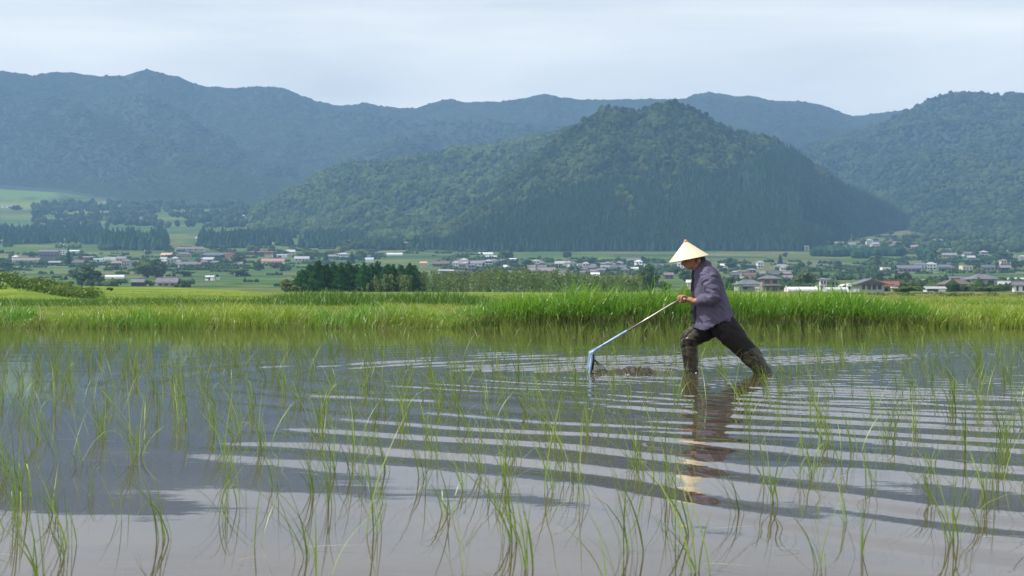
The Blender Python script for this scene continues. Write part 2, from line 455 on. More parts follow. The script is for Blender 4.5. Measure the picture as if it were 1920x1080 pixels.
def scatter(tpl, P, S, rg, jit, tint, lump=0.0):
    """copies of a crown shape at P with size S (n,3), each one jittered differently"""
    V, Fc = tpl
    n, m = len(P), len(V)
    a = rg.random(n) * 6.283
    ca, sa = np.cos(a)[:, None], np.sin(a)[:, None]
    W = V[None] * (1 + jit * rg.standard_normal((n, m, 1)))
    x = W[..., 0] * ca - W[..., 1] * sa; y = W[..., 0] * sa + W[..., 1] * ca
    W = np.stack([x, y, W[..., 2]], -1) * S[:, None, :] + P[:, None, :]
    FF = (Fc[None] + (np.arange(n) * m)[:, None, None]).reshape(-1, Fc.shape[1])
    tt = np.repeat(tint, m) + 0.12 * rg.standard_normal(n * m)
    return W.reshape(-1, 3), FF, np.clip(tt, 0, 1)

def merge(parts):
    v = []; f = []; t = []; n = 0
    for V_, F_, T_ in parts:
        v.append(V_); f.append(F_ + n); t.append(T_); n += len(V_)
    fs = []
    for k in (3, 4):
        g = [x for x in f if x.shape[1] == k]
        if g: fs.append(np.concatenate(g))
    return np.concatenate(v), fs, np.concatenate(t)

rg = np.random.default_rng(11)
# central hill: broadleaf above and to the left, planted conifers below and to the right
P, u, t, row = sample(CENT, 16000, rg)
lim = np.interp(u, [480, 850, 950, 1100, 1250, 1400, 1500, 1700], [0.0, 0.1, 0.36, 0.42, 0.42, 0.62, 0.9, 1.05]) + 0.16 * fbm(u / 70, t * 4, 3, 3) * 1.6 + rg.normal(0, 0.07, len(t))
con = t < lim
Pb, Pc = P[~con], P[con]
sb = rg.uniform(3.6, 7.8, len(Pb))
vb = fbm(Pb[:, 0] / 34, Pb[:, 1] / 34, 91, 3)
sb = sb * (1 + 0.5 * vb)
A1 = scatter(ICO1, Pb + np.stack([0 * vb, 0 * vb, 1.5 + 8 * vb * ss(1.0, 0.9, t[~con])], -1), np.stack([sb, sb, sb * rg.uniform(0.8, 1.35, len(Pb))], -1), rg, 0.13, np.clip(rg.beta(1.2, 1.9, len(Pb)) + 0.7 * vb, 0, 1))
me = new_mesh('forest', *[merge([A1])[i] for i in (0, 1)], False, merge([A1])[2])
o = obj('broadleaf_forest', me, M_broad)
M_slope = leafy('slope_leaf', (0.010, 0.028, 0.014), (0.060, 0.088, 0.037), 0.1, 0.0)
tag(o, 'broadleaf woodland covering the upper slopes of the central hill', 'forest', kind='stuff')
P2, u2, t2, row2 = sample(CENT, 22000, rg)
lim2 = np.interp(u2, [480, 850, 950, 1100, 1250, 1400, 1500, 1700], [0.0, 0.1, 0.36, 0.42, 0.42, 0.62, 0.9, 1.05]) + 0.16 * fbm(u2 / 70, t2 * 4, 3, 3) * 1.6 + rg.normal(0, 0.07, len(t2))
Pc = np.concatenate([Pc, P2[t2 < lim2]])
hc = rg.uniform(13, 19, len(Pc))
A2 = scatter(cone_tpl(), Pc - np.array([0, 0, 2.0]), np.stack([hc * 0.40, hc * 0.40, hc], -1), rg, 0.12, rg.beta(1.5, 2, len(Pc)))
v_, f_, t_ = merge([A2])
tag(obj('conifer_forest', new_mesh('conifer_forest', v_, f_, False, t_), M_conif), 'dark planted conifers on the lower slopes of the central hill', 'forest', kind='stuff')
# the spur trailing off behind it to the left
P, u, t, row = sample(SPUR, 15000, rg)
vb = fbm(P[:, 0] / 40, P[:, 1] / 40, 93, 3)
sb = rg.uniform(3.6, 8.2, len(P)) * (1 + 0.4 * vb)
A = scatter(ICO1, P + np.stack([0 * vb, 0 * vb, 1.5 + 9 * vb * ss(1.0, 0.9, t)], -1), np.stack([sb, sb, sb * rg.uniform(0.8, 1.25, len(P))], -1), rg, 0.13, np.clip(rg.beta(1.2, 1.9, len(P)) + 0.6 * vb, 0, 1))
v_, f_, t_ = merge([A])
tag(obj('spur_forest', new_mesh('spur_forest', v_, f_, False, t_), M_broad), 'mixed woodland on the lower spur trailing left behind the central hill', 'forest', kind='stuff')
# right slope
P, u, t, row = sample(RIGHT, 25000, rg)
sb = rg.uniform(4.0, 8.8, len(P))
vb = fbm(P[:, 0] / 45, P[:, 1] / 45, 92, 3)
A = scatter(ICO1, P + np.stack([0 * vb, 0 * vb, 1.5 + 6 * vb * ss(1.0, 0.9, t)], -1), np.stack([sb, sb, sb * rg.uniform(0.8, 1.2, len(P))], -1), rg, 0.13, np.clip(rg.beta(1.2, 2.0, len(P)) + 0.6 * fbm(P[:, 0] / 60, P[:, 1] / 60, 8), 0, 1))
v_, f_, t_ = merge([A])
tag(obj('slope_forest', new_mesh('slope_forest', v_, f_, False, t_), M_slope), 'mixed woodland on the mountain slope at the right', 'forest', kind='stuff')
# far range
P, u, t, row = sample(RANGE, 110000, rg, 0.02, 1.01)
sb = rg.uniform(3.5, 7.0, len(P))
keep = fbm(P[:, 0] / 150, P[:, 1] / 150, 31) > -0.9
P, sb = P[keep], sb[keep]
V0, T0 = ICO1
oct_v = np.array([(1, 0, 0), (0.3, 0.95, 0), (-0.8, 0.6, 0), (-0.8, -0.6, 0), (0.3, -0.95, 0), (0.1, 0, 1)], float)
oct_f = np.array([(0, 1, 5), (1, 2, 5), (2, 3, 5), (3, 4, 5), (4, 0, 5)])
A = scatter((oct_v, oct_f), P - np.array([0, 0, 1.0]), np.stack([sb * 1.25, sb * 1.25, sb * rg.uniform(0.6, 1.0, len(P))], -1), rg, 0.15, np.clip(0.42 + 0.1 * rg.standard_normal(len(P)) + 0.4 * fbm(P[:, 0] / 420, P[:, 1] / 420, 18), 0, 1))
v_, f_, t_ = merge([A])
tag(obj('mountain_forest', new_mesh('mountain_forest', v_, f_, True, t_), M_range), 'woodland over the long mountain range at the back', 'forest', kind='stuff')

def wood(name, label, n, box, kind, hgt, mat, tint=(1.4, 2), gap=0.0, seed=1):
    """a far-off wood in the valley; box = columns, distances"""
    r2 = np.random.default_rng(seed)
    u = r2.uniform(box[0], box[1], n); Y = r2.uniform(box[2], box[3], n)
    x = (u - 960) / F * Y
    k = fbm(x / 70, Y / 70, seed, 3) > gap
    u, Y, x = u[k], Y[k], x[k]
    P = np.stack([x, Y, ground_z(u, Y)], -1)
    h = r2.uniform(*hgt, len(P))
    if kind == 'cone': a = scatter(cone_tpl(), P, np.stack([h * 0.56, h * 0.56, h * .9], -1), r2, 0.13, r2.beta(*tint, len(P)))
    else: a = scatter(ICO1, P + np.stack([h * 0, h * 0, h * 0.45], -1), np.stack([h * 0.5, h * 0.5, h * 0.55], -1), r2, 0.14, r2.beta(*tint, len(P)))
    v_, f_, t_ = merge([a])
    tag(obj(name, new_mesh(name, v_, f_, False, t_), mat), label, 'wood', kind='stuff')

wood('cedar_wood', 'dark cedar wood behind the village on the left', 1700, (-150, 200, 2120, 2700), 'cone', (11, 18), M_conif, seed=3)
wood('cedar_wood', 'tall dark cedar stand behind the large barn and the big pale tree', 520, (190, 312, 2010, 2350), 'cone', (17, 25), M_conif, seed=4)
wood('cedar_wood', 'dark cedar belt with upright tops between village and spur', 1300, (375, 680, 2080, 2420), 'cone', (14, 21), M_conif, seed=5)
wood('hedge_wood', 'flat dark strip of wood under the right foot of the hill', 700, (1525, 1745, 1790, 1880), 'round', (10, 13), M_conif, seed=6)
wood('mixed_wood', 'scattered mixed woodland above the cedar belt on the left', 1600, (60, 640, 2750, 3500), 'round', (9, 16), M_broad, gap=-0.05, seed=7)
wood('mixed_wood', 'light green trees along the foot of the left cedar wood', 150, (-50, 150, 2030, 2110), 'round', (5, 9), M_tree_light, seed=8)
wood('mixed_wood', 'mixed trees climbing the low slope at the right', 900, (1690, 2150, 1900, 2400), 'round', (7, 13), M_broad, gap=-0.12, seed=9)
wood('mixed_wood', 'trees and scrub between the spur and the terraces', 320, (640, 860, 2030, 2200), 'round', (7, 12), M_broad, gap=-0.15, seed=10)
wood('cedar_wood', 'row of cedars edging the terraces under the spur', 160, (700, 870, 2010, 2080), 'cone', (12, 18), M_conif, seed=12)
#SPLIT_A

# ------------------------------------------------------------------ trees one can tell apart
def tube(path, radii, sides=7, depth=None, cap=True):
    """tapered tube along a path; radii across, depth = radius towards Y (None: round)"""
    Pn = [Vector(p) for p in path]
    V = []; 
    n = len(Pn)
    for i in range(n):
        t = (Pn[min(i + 1, n - 1)] - Pn[max(i - 1, 0)]).normalized()
        ref = Vector((0, 1, 0)) if abs(t.y) < 0.9 else Vector((1, 0, 0))
        b = (ref - t * ref.dot(t)).normalized()
        a = t.cross(b)
        rb = radii[i] if depth is None else depth[i]
        for k in range(sides):
            th = 2 * math.pi * k / sides
            V.append(Pn[i] + a * (math.cos(th) * radii[i]) + b * (math.sin(th) * rb))
    Q = [(i * sides + k, i * sides + (k + 1) % sides, (i + 1) * sides + (k + 1) % sides, (i + 1) * sides + k) for i in range(n - 1) for k in range(sides)]
    T = []
    if cap:
        c0 = len(V); V.append(Pn[0]); V.append(Pn[-1])
        for k in range(sides):
            T.append((c0, (k + 1) % sides, k)); T.append((c0 + 1, (n - 1) * sides + k, (n - 1) * sides + (k + 1) % sides))
    return np.array([tuple(v) for v in V]), Q, T

def leaf_cards(C, Nn, size, rg):
    """quads centred at C, facing about Nn"""
    n = len(C)
    Nn = Nn + rg.standard_normal((n, 3)) * 0.55
    Nn /= np.linalg.norm(Nn, axis=1)[:, None] + 1e-9
    r = rg.standard_normal((n, 3)); a = np.cross(Nn, r); a /= np.linalg.norm(a, axis=1)[:, None] + 1e-9
    b = np.cross(Nn, a)
    s = size[:, None]
    V = np.stack([C - a * s - b * s * .6, C + a * s - b * s * .6, C + a * s * .7 + b * s * .7, C - a * s * .7 + b * s * .7], 1).reshape(-1, 3)
    return V, np.arange(4 * n).reshape(-1, 4)

def crown_mesh(style, seed, dens=1.0):
    """unit crown: width 1, height 1 from the ground; lumps of small leaves with gaps between"""
    r = np.random.default_rng(seed)
    parts = []
    if style in ('round', 'bush', 'plume'):
        n = {'round': 24, 'bush': 16, 'plume': 9}[style]
        zc, zr = {'round': (0.44, 0.45), 'bush': (0.42, 0.36), 'plume': (0.52, 0.40)}[style]
        cs = []
        for _ in range(n):
            d = r.standard_normal(3); d /= np.linalg.norm(d); q = r.random() ** 0.4
            cs.append((d[0] * q * 0.37, d[1] * q * 0.37, zc + d[2] * q * zr * (0.85 if style != 'plume' else 1)))
        for c in cs:
            rad = r.uniform(0.11, 0.19)
            k = int(95 * dens)
            d = r.standard_normal((k, 3)); d /= np.linalg.norm(d, axis=1)[:, None]
            sh = rad * r.uniform(0.75, 1.12, k)[:, None]
            C = np.array(c) + d * sh * np.array([1, 1, 0.8 if style != 'plume' else 1.5])
            V_, Q_ = leaf_cards(C, d, r.uniform(0.018, 0.042, k), r)
            parts.append((V_, Q_, np.clip(np.repeat(r.random() * 0.6 + 0.4 * r.random(k), 4), 0, 1)))
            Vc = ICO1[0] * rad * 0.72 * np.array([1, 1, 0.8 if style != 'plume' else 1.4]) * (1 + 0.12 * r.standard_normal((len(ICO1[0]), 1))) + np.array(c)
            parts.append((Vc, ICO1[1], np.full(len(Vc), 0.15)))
    else:   # cone: cedar with drooping lumpy tiers
        k = int(1500 * dens)
        z = 0.06 + 0.94 * (1 - np.sqrt(r.random(k)))
        a = r.random(k) * 6.283
        rad = 0.5 * (1.03 - z) ** 0.66 * (0.72 + 0.28 * np.sin(z * 34 + a * 2 + seed)) * (0.82 + 0.36 * vnoise(a * 1.6 + seed, z * 7, seed)) * r.uniform(0.75, 1.05, k)
        d = np.stack([np.cos(a), np.sin(a), np.full(k, 0.35)], -1)
        C = np.stack([np.cos(a) * rad, np.sin(a) * rad, z], -1)
        V_, Q_ = leaf_cards(C, d, r.uniform(0.014, 0.036, k), r)
        parts.append((V_, Q_, np.clip(np.repeat(vnoise(a * 2, z * 9, seed) * 0.7 + 0.3 * r.random(k), 4), 0, 1)))
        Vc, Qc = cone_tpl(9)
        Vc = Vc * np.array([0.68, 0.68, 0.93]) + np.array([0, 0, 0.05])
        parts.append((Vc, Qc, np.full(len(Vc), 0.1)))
    v_, f_, t_ = merge(parts)
    return new_mesh('crown', v_, f_, False, t_)

def trunk_mesh(style, seed):
    r = random.Random(seed)
    mb = MB()
    top = 0.9 if style == 'cone' else 0.62
    mb.add(*tube([(0, 0, -0.05), (0.005, 0, 0.15), (r.uniform(-.02, .02), 0.01, 0.4), (r.uniform(-.03, .03), 0, top)], [0.045, 0.034, 0.026, 0.008]))
    for k in range(5 if style != 'cone' else 0):      # limbs
        a = k * 1.25 + r.random(); z0 = r.uniform(0.16, 0.4)
        mb.add(*tube([(0, 0, z0), (math.cos(a) * .12, math.sin(a) * .12, z0 + .13), (math.cos(a) * .26, math.sin(a) * .26, z0 + .24)], [0.02, 0.014, 0.005], 5))
    return mb.mesh('trunk', True)

CROWNS = {}
for st, k, dn in (('round', 5, 1.0), ('bush', 3, 0.8), ('cone', 4, 1.0), ('plume', 3, 0.9)):
    CROWNS[st] = [(crown_mesh(st, 100 + i * 7 + len(st), dn), trunk_mesh(st, i)) for i in range(k)]
_mesh_by_mat = {}
def crown_with(me, mat):
    key = (me.name, mat.name)
    if key not in _mesh_by_mat:
        c = me.copy(); c.materials.clear(); c.materials.append(mat); _mesh_by_mat[key] = c
    return _mesh_by_mat[key]

_tk = [0]
def tree(u, row, wpx, hpx, style, label, mat=None, cat='tree', group=None, Y=None, name=None, sink=0.0):
    if Y is None: Y = dist_for_row(u, row)
    x = (u - 960) / F * Y
    z = float(ground_z(u, Y)) if Y < 5000 else 0
    w = wpx / F * Y
    h = hpx / F * Y
    if sink: h = HC + (HOR - (row - hpx)) / F * Y - z
    i = _tk[0]; _tk[0] += 1
    cm, tm = CROWNS[style][i % len(CROWNS[style])]
    nm = name or {'round': 'broadleaf_tree', 'bush': 'bush', 'cone': 'cedar_tree', 'plume': 'bamboo_clump'}[style]
    e = empty(nm, (x, Y, z), random.uniform(0, 6.28))
    tag(e, label, cat, group)
    mt = mat or {'round': M_tree, 'bush': M_tree, 'cone': M_cedar, 'plume': M_bamboo}[style]
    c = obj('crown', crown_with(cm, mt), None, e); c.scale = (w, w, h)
    t = obj('trunk', crown_with(tm, M_bark), None, e); t.scale = (w, w, h)
    return e

L, D, B = M_tree_light, M_tree, M_bush
for a in [
    (10, 508, 30, 26, 'round', 'dark round tree cut by the left edge, below the long pale warehouse'),
    (128, 498, 15, 31, 'cone', 'narrow dark cedar just right of the large grey barn'),
    (168, 536, 64, 42, 'round', 'big dark spreading tree standing over the left end of the green rise'),
    (137, 524, 26, 24, 'round', 'smaller tree leaning against the big dark one at the left rise', L),
    (277, 521, 60, 42, 'round', 'large pale green tree in front of the village', L),
    (296, 521, 30, 44, 'round', 'dark tree against the right side of the large pale green tree'),
    (345, 519, 56, 15, 'bush', 'long dark hedge to the right of the large pale green tree'),
    (446, 519, 52, 20, 'bush', 'dark bushy thicket alone in the green field right of the village'),
    (281, 537, 24, 15, 'bush', 'dark bush between the two grey-roofed sheds at the field edge'),
    (343, 537, 26, 14, 'bush', 'dark bush at the right end of the grey-violet shed'),
    (226, 534, 40, 14, 'bush', 'light scrub under the white plastic tunnel at the field edge', B),
    (42, 498, 16, 12, 'bush', 'left one of the two bushes before the long pale warehouse'),
    (57, 498, 15, 9, 'bush', 'right one of the two bushes before the long pale warehouse'),
    (80, 498, 22, 14, 'bush', 'bush at the foot of the large grey barn'),
    (172, 489, 12, 9, 'bush', 'small bush left of the mint green roof'),
    (200, 500, 24, 9, 'bush', 'low hedge below the white arched hall'),
    (334, 491, 14, 12, 'round', 'dark round tree among the roofs left of the slate house'),
    (395, 504, 22, 12, 'bush', 'square dark hedge in front of the village at its middle'),
    (398, 470, 22, 12, 'round', 'dark tree right behind the wide hall'),
    (418, 470, 16, 12, 'round', 'dark tree between the wide hall and the orange house'),
    (445, 500, 34, 28, 'round', 'tall dark tree right of the orange house'),
    (470, 472, 26, 14, 'round', 'light green tree above the red roof', L),
    (484, 508, 26, 22, 'round', 'dark tree left of the long pink-roofed block'),
    (517, 503, 34, 14, 'bush', 'dark bushes below the long pink-roofed block'),
    (530, 509, 16, 14, 'cone', 'small pointed tree in the field right of the pink-roofed block'),
    (541, 508, 14, 12, 'round', 'round tree beside the small pointed one in the field'),
    (575, 487, 40, 22, 'round', 'light green tree behind the roofs left of the cedar row', L),
    (611, 492, 16, 20, 'cone', 'blue-dark conifer left of the grey houses above the cedar row'),
    (645, 474, 26, 16, 'round', 'yellow-green tree above the grey houses over the cedar row', L),
    (660, 493, 14, 22, 'cone', 'dark pointed tree right of the grey houses over the cedar row'),
    (676, 486, 34, 22, 'round', 'green tree below the long pale villa on the slope', L),
    (698, 477, 30, 14, 'bush', 'shrubs left of the bright white polytunnel'),
    (728, 469, 34, 12, 'bush', 'dark shrubs above the bright white polytunnel'),
    (948, 487, 34, 20, 'round', 'dark tree clump right of the two terraced tunnels'),
    (957, 486, 16, 24, 'cone', 'dark pointed tree in the clump right of the two tunnels'),
    (966, 506, 34, 16, 'round', 'green tree among the town roofs below the dark clump'),
    (990, 504, 30, 20, 'round', 'dark tree in the middle of the town'),
    (1011, 484, 10, 6, 'bush', 'tiny round bush on the field above the town'),
    (1064, 485, 22, 16, 'round', 'round tree at the wood edge above the town'),
    (1087, 496, 14, 10, 'round', 'round tree at the upper edge of the town'),
    (1107, 489, 36, 8, 'bush', 'long dark hedge on the field above the town'),
    (1197, 492, 12, 9, 'round', 'small dark round tree on the field behind the white sheds'),
    (1216, 549, 48, 54, 'round', 'leafy dark green tree standing at the right end of the bamboo'),
    (1244, 550, 34, 26, 'bush', 'lower scrub right of the leafy tree at the bamboo end'),
    (1262, 514, 34, 16, 'round', 'trees below the white flat building left of the hat'),
    (1287, 527, 36, 26, 'round', 'green trees just left of the man and below the hat brim'),
    (1372, 504, 32, 24, 'round', 'dark tree clump right behind the man at the valley road'),
    (1395, 504, 18, 12, 'round', 'smaller round tree right of the clump behind the man'),
    (1463, 498, 14, 22, 'cone', 'upright dark tree alone in the field under the hill'),
    (1472, 482, 12, 10, 'round', 'small tree above the upright dark one under the hill'),
    (1412, 505, 18, 11, 'bush', 'bush left of the small white house on the valley road'),
    (1501, 509, 20, 22, 'round', 'dark tree pair right of the upright one by the valley road'),
    (1518, 497, 12, 8, 'round', 'small round tree on the field left of the flat hedge wood'),
    (1371, 541, 32, 26, 'round', 'dark trees right behind the back of the man, left of the slate farmhouse'),
    (1508, 541, 44, 40, 'round', 'yellow-green tall clump right of the taupe house', B),
    (1528, 535, 28, 26, 'round', 'yellow-green clump beside the tall one right of the taupe house', B),
    (1540, 523, 16, 15, 'cone', 'dark conical tree behind the grey-roofed houses'),
    (1491, 546, 60, 16, 'bush', 'dark hedge behind the long white greenhouse'),
    (1560, 545, 26, 12, 'bush', 'dark shrub right of the long white greenhouse'),
    (1606, 508, 12, 9, 'round', 'single round tree in the middle of the right fields'),
    (1572, 508, 26, 10, 'bush', 'dark low hedge left of the single round tree'),
    (1645, 499, 16, 26, 'round', 'tall green tree left of the large house group on the right'),
    (1648, 532, 26, 22, 'round', 'green tree above the red-brown roof'),
    (1663, 540, 26, 14, 'bush', 'light yellow bush left of the dark pointed tree', B),
    (1680, 535, 13, 24, 'cone', 'dark pointed tree left of the big green tree at right'),
    (1697, 540, 36, 36, 'round', 'big green tree over the brown roofs at right'),
    (1706, 510, 8, 9, 'round', 'tiny tree in front of the large house group'),
    (1747, 495, 14, 22, 'cone', 'dark pointed tree right behind the large house group'),
    (1700, 558, 66, 16, 'bush', 'spreading grey-green shrubs below the brown roofs', B),
    (1855, 551, 56, 13, 'bush', 'green hedge in front of the slate two-storey house', B),
    (1877, 541, 36, 26, 'round', 'dark domed tree between the two plastic tunnels'),
    (1900, 548, 22, 22, 'round', 'dark tree left of the last slate roof at the right edge'),
    (1790, 496, 18, 12, 'round', 'dark tree right of the large house group'),
    (1845, 476, 36, 24, 'round', 'large dome-shaped tree on the right slope'),
    (1905, 504, 26, 18, 'round', 'dark tree at the right edge above the tunnels'),
    (1830, 505, 12, 7, 'bush', 'low bush right of the cream cube house'),
    (1838, 503, 20, 12, 'round', 'tree left of the dark grey gabled house at right'),
    (1768, 509, 30, 8, 'bush', 'hedge before the hip-roofed house at right'),
    (1750, 480, 20, 16, 'round', 'round tree at the right end of the flat hedge wood'),
    (1818, 478, 26, 16, 'round', 'dark trees right of the yellow gable'),
    (1880, 488, 40, 22, 'round', 'broad dark tree on the slope at the right edge'),
    (1550, 461, 16, 12, 'round', 'pale tree in the hamlet under the right hill foot', L),
    (1575, 463, 16, 12, 'round', 'green tree between the hamlet houses', L),
    (1594, 461, 14, 14, 'cone', 'pointed pale tree in the hamlet under the right hill foot', L),
    (30, 394, 26, 10, 'round', 'dark tree on the pasture right of the white farm building'),
    (72, 393, 20, 10, 'round', 'dark tree at the right end of the pale hay field'),
]:
    tree(*a)
tree(153, 573, 20, 9, 'bush', 'small dark bush beside the white post on the left field', B, 'bush', Y=150)
tree(207, 558, 17, 10, 'bush', 'round dark bush alone on the yellow-green field', B, 'bush', Y=150)

# village trees nothing tells apart
for (u0, u1, r0, r1, n, g, lb) in [
    (0, 250, 476, 500, 10, 'small trees among the left village roofs', 'small dark tree among the roofs of the left village'),
    (250, 480, 462, 502, 16, 'small trees among the middle village roofs', 'small dark tree among the roofs of the middle village'),
    (480, 700, 464, 494, 13, 'small trees above the cedar row', 'small dark tree among the scattered houses above the cedar row'),
    (820, 1250, 490, 512, 26, 'small trees in the town', 'small dark tree among the roofs of the town below the hill'),
    (1350, 1560, 505, 540, 14, 'small trees right behind the man', 'small dark tree among the houses right of the man'),
    (1500, 1690, 448, 470, 14, 'small trees in the hamlet', 'small tree in the hamlet under the right hill foot'),
    (1560, 1920, 494, 512, 14, 'small trees along the right road', 'small dark tree along the valley road at the right'),
    (1660, 1920, 440, 486, 26, 'small trees on the right slope', 'small dark tree scattered on the right slope')]:
    for k in range(n):
        tree(random.uniform(u0, u1), random.uniform(r0, r1), random.uniform(9, 20), random.uniform(8, 15), random.choice(['round', 'round', 'bush']), lb,
             random.choice([D, D, L]), 'tree', g, name='broadleaf_tree')

# dark hedges and shrubs between the fields and round the houses
r6 = np.random.default_rng(55)
parts = []
for (u0, u1, q0, q1, nn) in [(-60, 480, 474, 512, 120), (300, 700, 460, 505, 100), (690, 900, 466, 484, 22), (820, 1260, 486, 518, 130), (1340, 1640, 490, 546, 130), (1500, 1700, 444, 470, 40), (1600, 1960, 486, 514, 90), (1680, 1960, 448, 490, 90), (1640, 1960, 526, 550, 90), (-60, 520, 512, 540, 26)]:
    for k in range(nn):
        u = r6.uniform(u0, u1); row = r6.uniform(q0, q1); Y = dist_for_row(u, row); x = (u - 960) / F * Y
        m_ = int(r6.integers(3, 12)); sz = r6.uniform(1.2, 2.8)
        xs = x + np.arange(m_) * sz * 1.1 + r6.normal(0, .6, m_); ys = Y + r6.normal(0, 1.5, m_)
        Pq = np.stack([xs, ys, ground_z(960 + xs / ys * F, ys) + sz * .35], -1)
        S_ = sz * r6.uniform(.7, 1.25, m_)
        parts.append(scatter(ICO1, Pq, np.stack([S_, S_, S_ * r6.uniform(.7, 1.5, m_)], -1), r6, 0.14, r6.beta(1.2, 2.2, m_)))
v_, f_, t_ = merge(parts)
tag(obj('hedgerow_foliage', new_mesh('hedgerow_foliage', v_, f_, False, t_), M_broad), 'dark hedges and shrubs between the valley fields and houses', 'hedges', kind='stuff')

# the cedar row and the bamboo before the town
ords = ['first', 'second', 'third', 'fourth', 'fifth', 'sixth', 'seventh', 'eighth', 'ninth', 'tenth', 'eleventh', 'twelfth', 'thirteenth', 'fourteenth', 'fifteenth', 'sixteenth']
ced = [(566, 47), (580, 56), (597, 64), (612, 57), (625, 60), (640, 58), (655, 60), (668, 57), (682, 60), (697, 58), (708, 62), (727, 58), (737, 56), (752, 56), (768, 59), (776, 55)]
for k, (u, h) in enumerate(ced):
    tree(u, 551, random.uniform(54, 70), h, 'cone', '%s dark cedar from the left in the row before the town' % ords[k], None, 'tree', 'cedar row before the town', Y=385 + 14 * math.sin(k * 2.1), sink=1)
for k in range(13):
    tree(574 + k * 16 + random.uniform(-4, 4), 551, random.uniform(48, 62), random.uniform(46, 54), 'cone', 'dark cedar in the shaded back rank of the row before the town', None, 'tree', 'cedars in the back rank', Y=404 + random.uniform(-5, 5), sink=1)
tree(537, 552, 30, 34, 'round', 'olive-yellow tree at the left end of the cedar row', B, 'tree', Y=380, sink=1)
tree(556, 552, 26, 22, 'bush', 'olive shrub between the olive tree and the first cedar', B, 'bush', Y=372, sink=1)

def bamboo():
    r = np.random.default_rng(5)
    parts = []
    k = 0
    for u in np.arange(660, 1205, 4.2):
        for rowi in range(2):
            uu_ = u + r.uniform(-4, 4)
            Y = 372 + rowi * 16 + r.uniform(-5, 5)
            top = np.interp(uu_, [655, 680, 700, 720, 780, 860, 930, 975, 1040, 1100, 1150, 1200], [536, 530, 520, 512, 509, 509, 504, 502, 508, 512, 514, 515]) + r.uniform(-4, 7) + (5 if rowi == 0 else 0)
            z0 = float(ground_z(uu_, Y)); zt = HC + (HOR - top) / F * Y
            h = zt - z0; x = (uu_ - 960) / F * Y
            lean = r.uniform(-0.6, 0.6)
            n = 130
            q = r.random(n) ** 0.8
            rad = h * 0.13 * (0.55 + np.sin(np.clip(q, 0, 1) * 3.0)) * r.uniform(0.5, 1.1, n)
            rad = np.minimum(rad, 1.15)
            a = r.random(n) * 6.283
            C = np.stack([x + np.cos(a) * rad + lean * q * q, Y + np.sin(a) * rad, z0 + q * h], -1)
            d = np.stack([np.cos(a), np.sin(a), np.full(n, 0.2)], -1)
            V_, Q_ = leaf_cards(C, d, r.uniform(0.07, 0.22, n), r)
            tn = r.random() * 0.75
            parts.append((V_, Q_, np.clip(np.repeat(tn + 0.3 * r.random(n), 4), 0, 1)))
            cv, cq, ct = tube([(x, Y, z0), (x + lean * .3, Y, z0 + h * .6), (x + lean, Y, zt)], [0.05, 0.04, 0.01], 4, cap=False)
            parts.append((cv, np.array(cq), np.full(len(cv), 0.6)))
    v_, f_, t_ = merge(parts)
    tag(obj('bamboo_grove', new_mesh('bamboo_grove', v_, f_, False, t_), M_bamboo), 'feathery olive bamboo grove in front of the town', 'bamboo', kind='stuff')
bamboo()

# ------------------------------------------------------------------ buildings
PAL = {'slate': (0.15, 0.16, 0.19), 'grey': (0.24, 0.245, 0.26), 'darkgrey': (0.10, 0.105, 0.12), 'greybrown': (0.22, 0.19, 0.17), 'brown': (0.14, 0.105, 0.09),
       'dark': (0.045, 0.045, 0.05), 'violet': (0.17, 0.155, 0.19), 'mauve': (0.25, 0.21, 0.23), 'redbrown': (0.22, 0.10, 0.075), 'pinkred': (0.42, 0.24, 0.22),
       'orange': (0.50, 0.22, 0.10), 'tan': (0.52, 0.36, 0.24), 'cream': (0.66, 0.60, 0.48), 'pale': (0.55, 0.54, 0.52), 'white': (0.80, 0.81, 0.82),
       'mint': (0.45, 0.66, 0.58), 'taupe': (0.27, 0.23, 0.22), 'paleblue': (0.45, 0.52, 0.62), 'black': (0.02, 0.022, 0.028), 'peach': (0.66, 0.42, 0.27), 'lightgrey': (0.42, 0.43, 0.45)}
_roofm, _wallm = {}, {}
def roof_mat(c):
    if c not in _roofm:
        m = plain('roof_' + c, PAL[c], 0.5, 0.22, 1.2)
        # rows of tiles as a ripple on the slope
        t = m.node_tree; n = t.nodes.new; l = t.links.new
        p = [x for x in t.nodes if x.type == 'BSDF_PRINCIPLED'][0]
        tc = n('ShaderNodeTexCoord'); w = n('ShaderNodeTexWave'); w.inputs['Scale'].default_value = 1.6; w.bands_direction = 'X'
        b = n('ShaderNodeBump'); b.inputs['Strength'].default_value = 0.5; b.inputs['Distance'].default_value = 0.06
        l(tc.outputs['Object'], w.inputs['Vector']); l(w.outputs['Fac'], b.inputs['Height']); l(b.outputs['Normal'], p.inputs['Normal'])
        _roofm[c] = m
    return _roofm[c]
def wall_mat(c):
    if c not in _wallm: _wallm[c] = plain('wall_' + c, PAL[c], 0.85, 0.14, 0.6)
    return _wallm[c]
M_glass = plain('window_glass', (0.03, 0.04, 0.055), 0.15, 0.3, 0.8)
M_film = plain('plastic_film', (0.86, 0.88, 0.88), 0.35, 0.05, 0.5)
M_film_grey = plain('aged_plastic_film', (0.55, 0.58, 0.60), 0.4, 0.1, 0.5)
M_conc = plain('concrete', (0.50, 0.50, 0.47), 0.9, 0.15, 0.3)

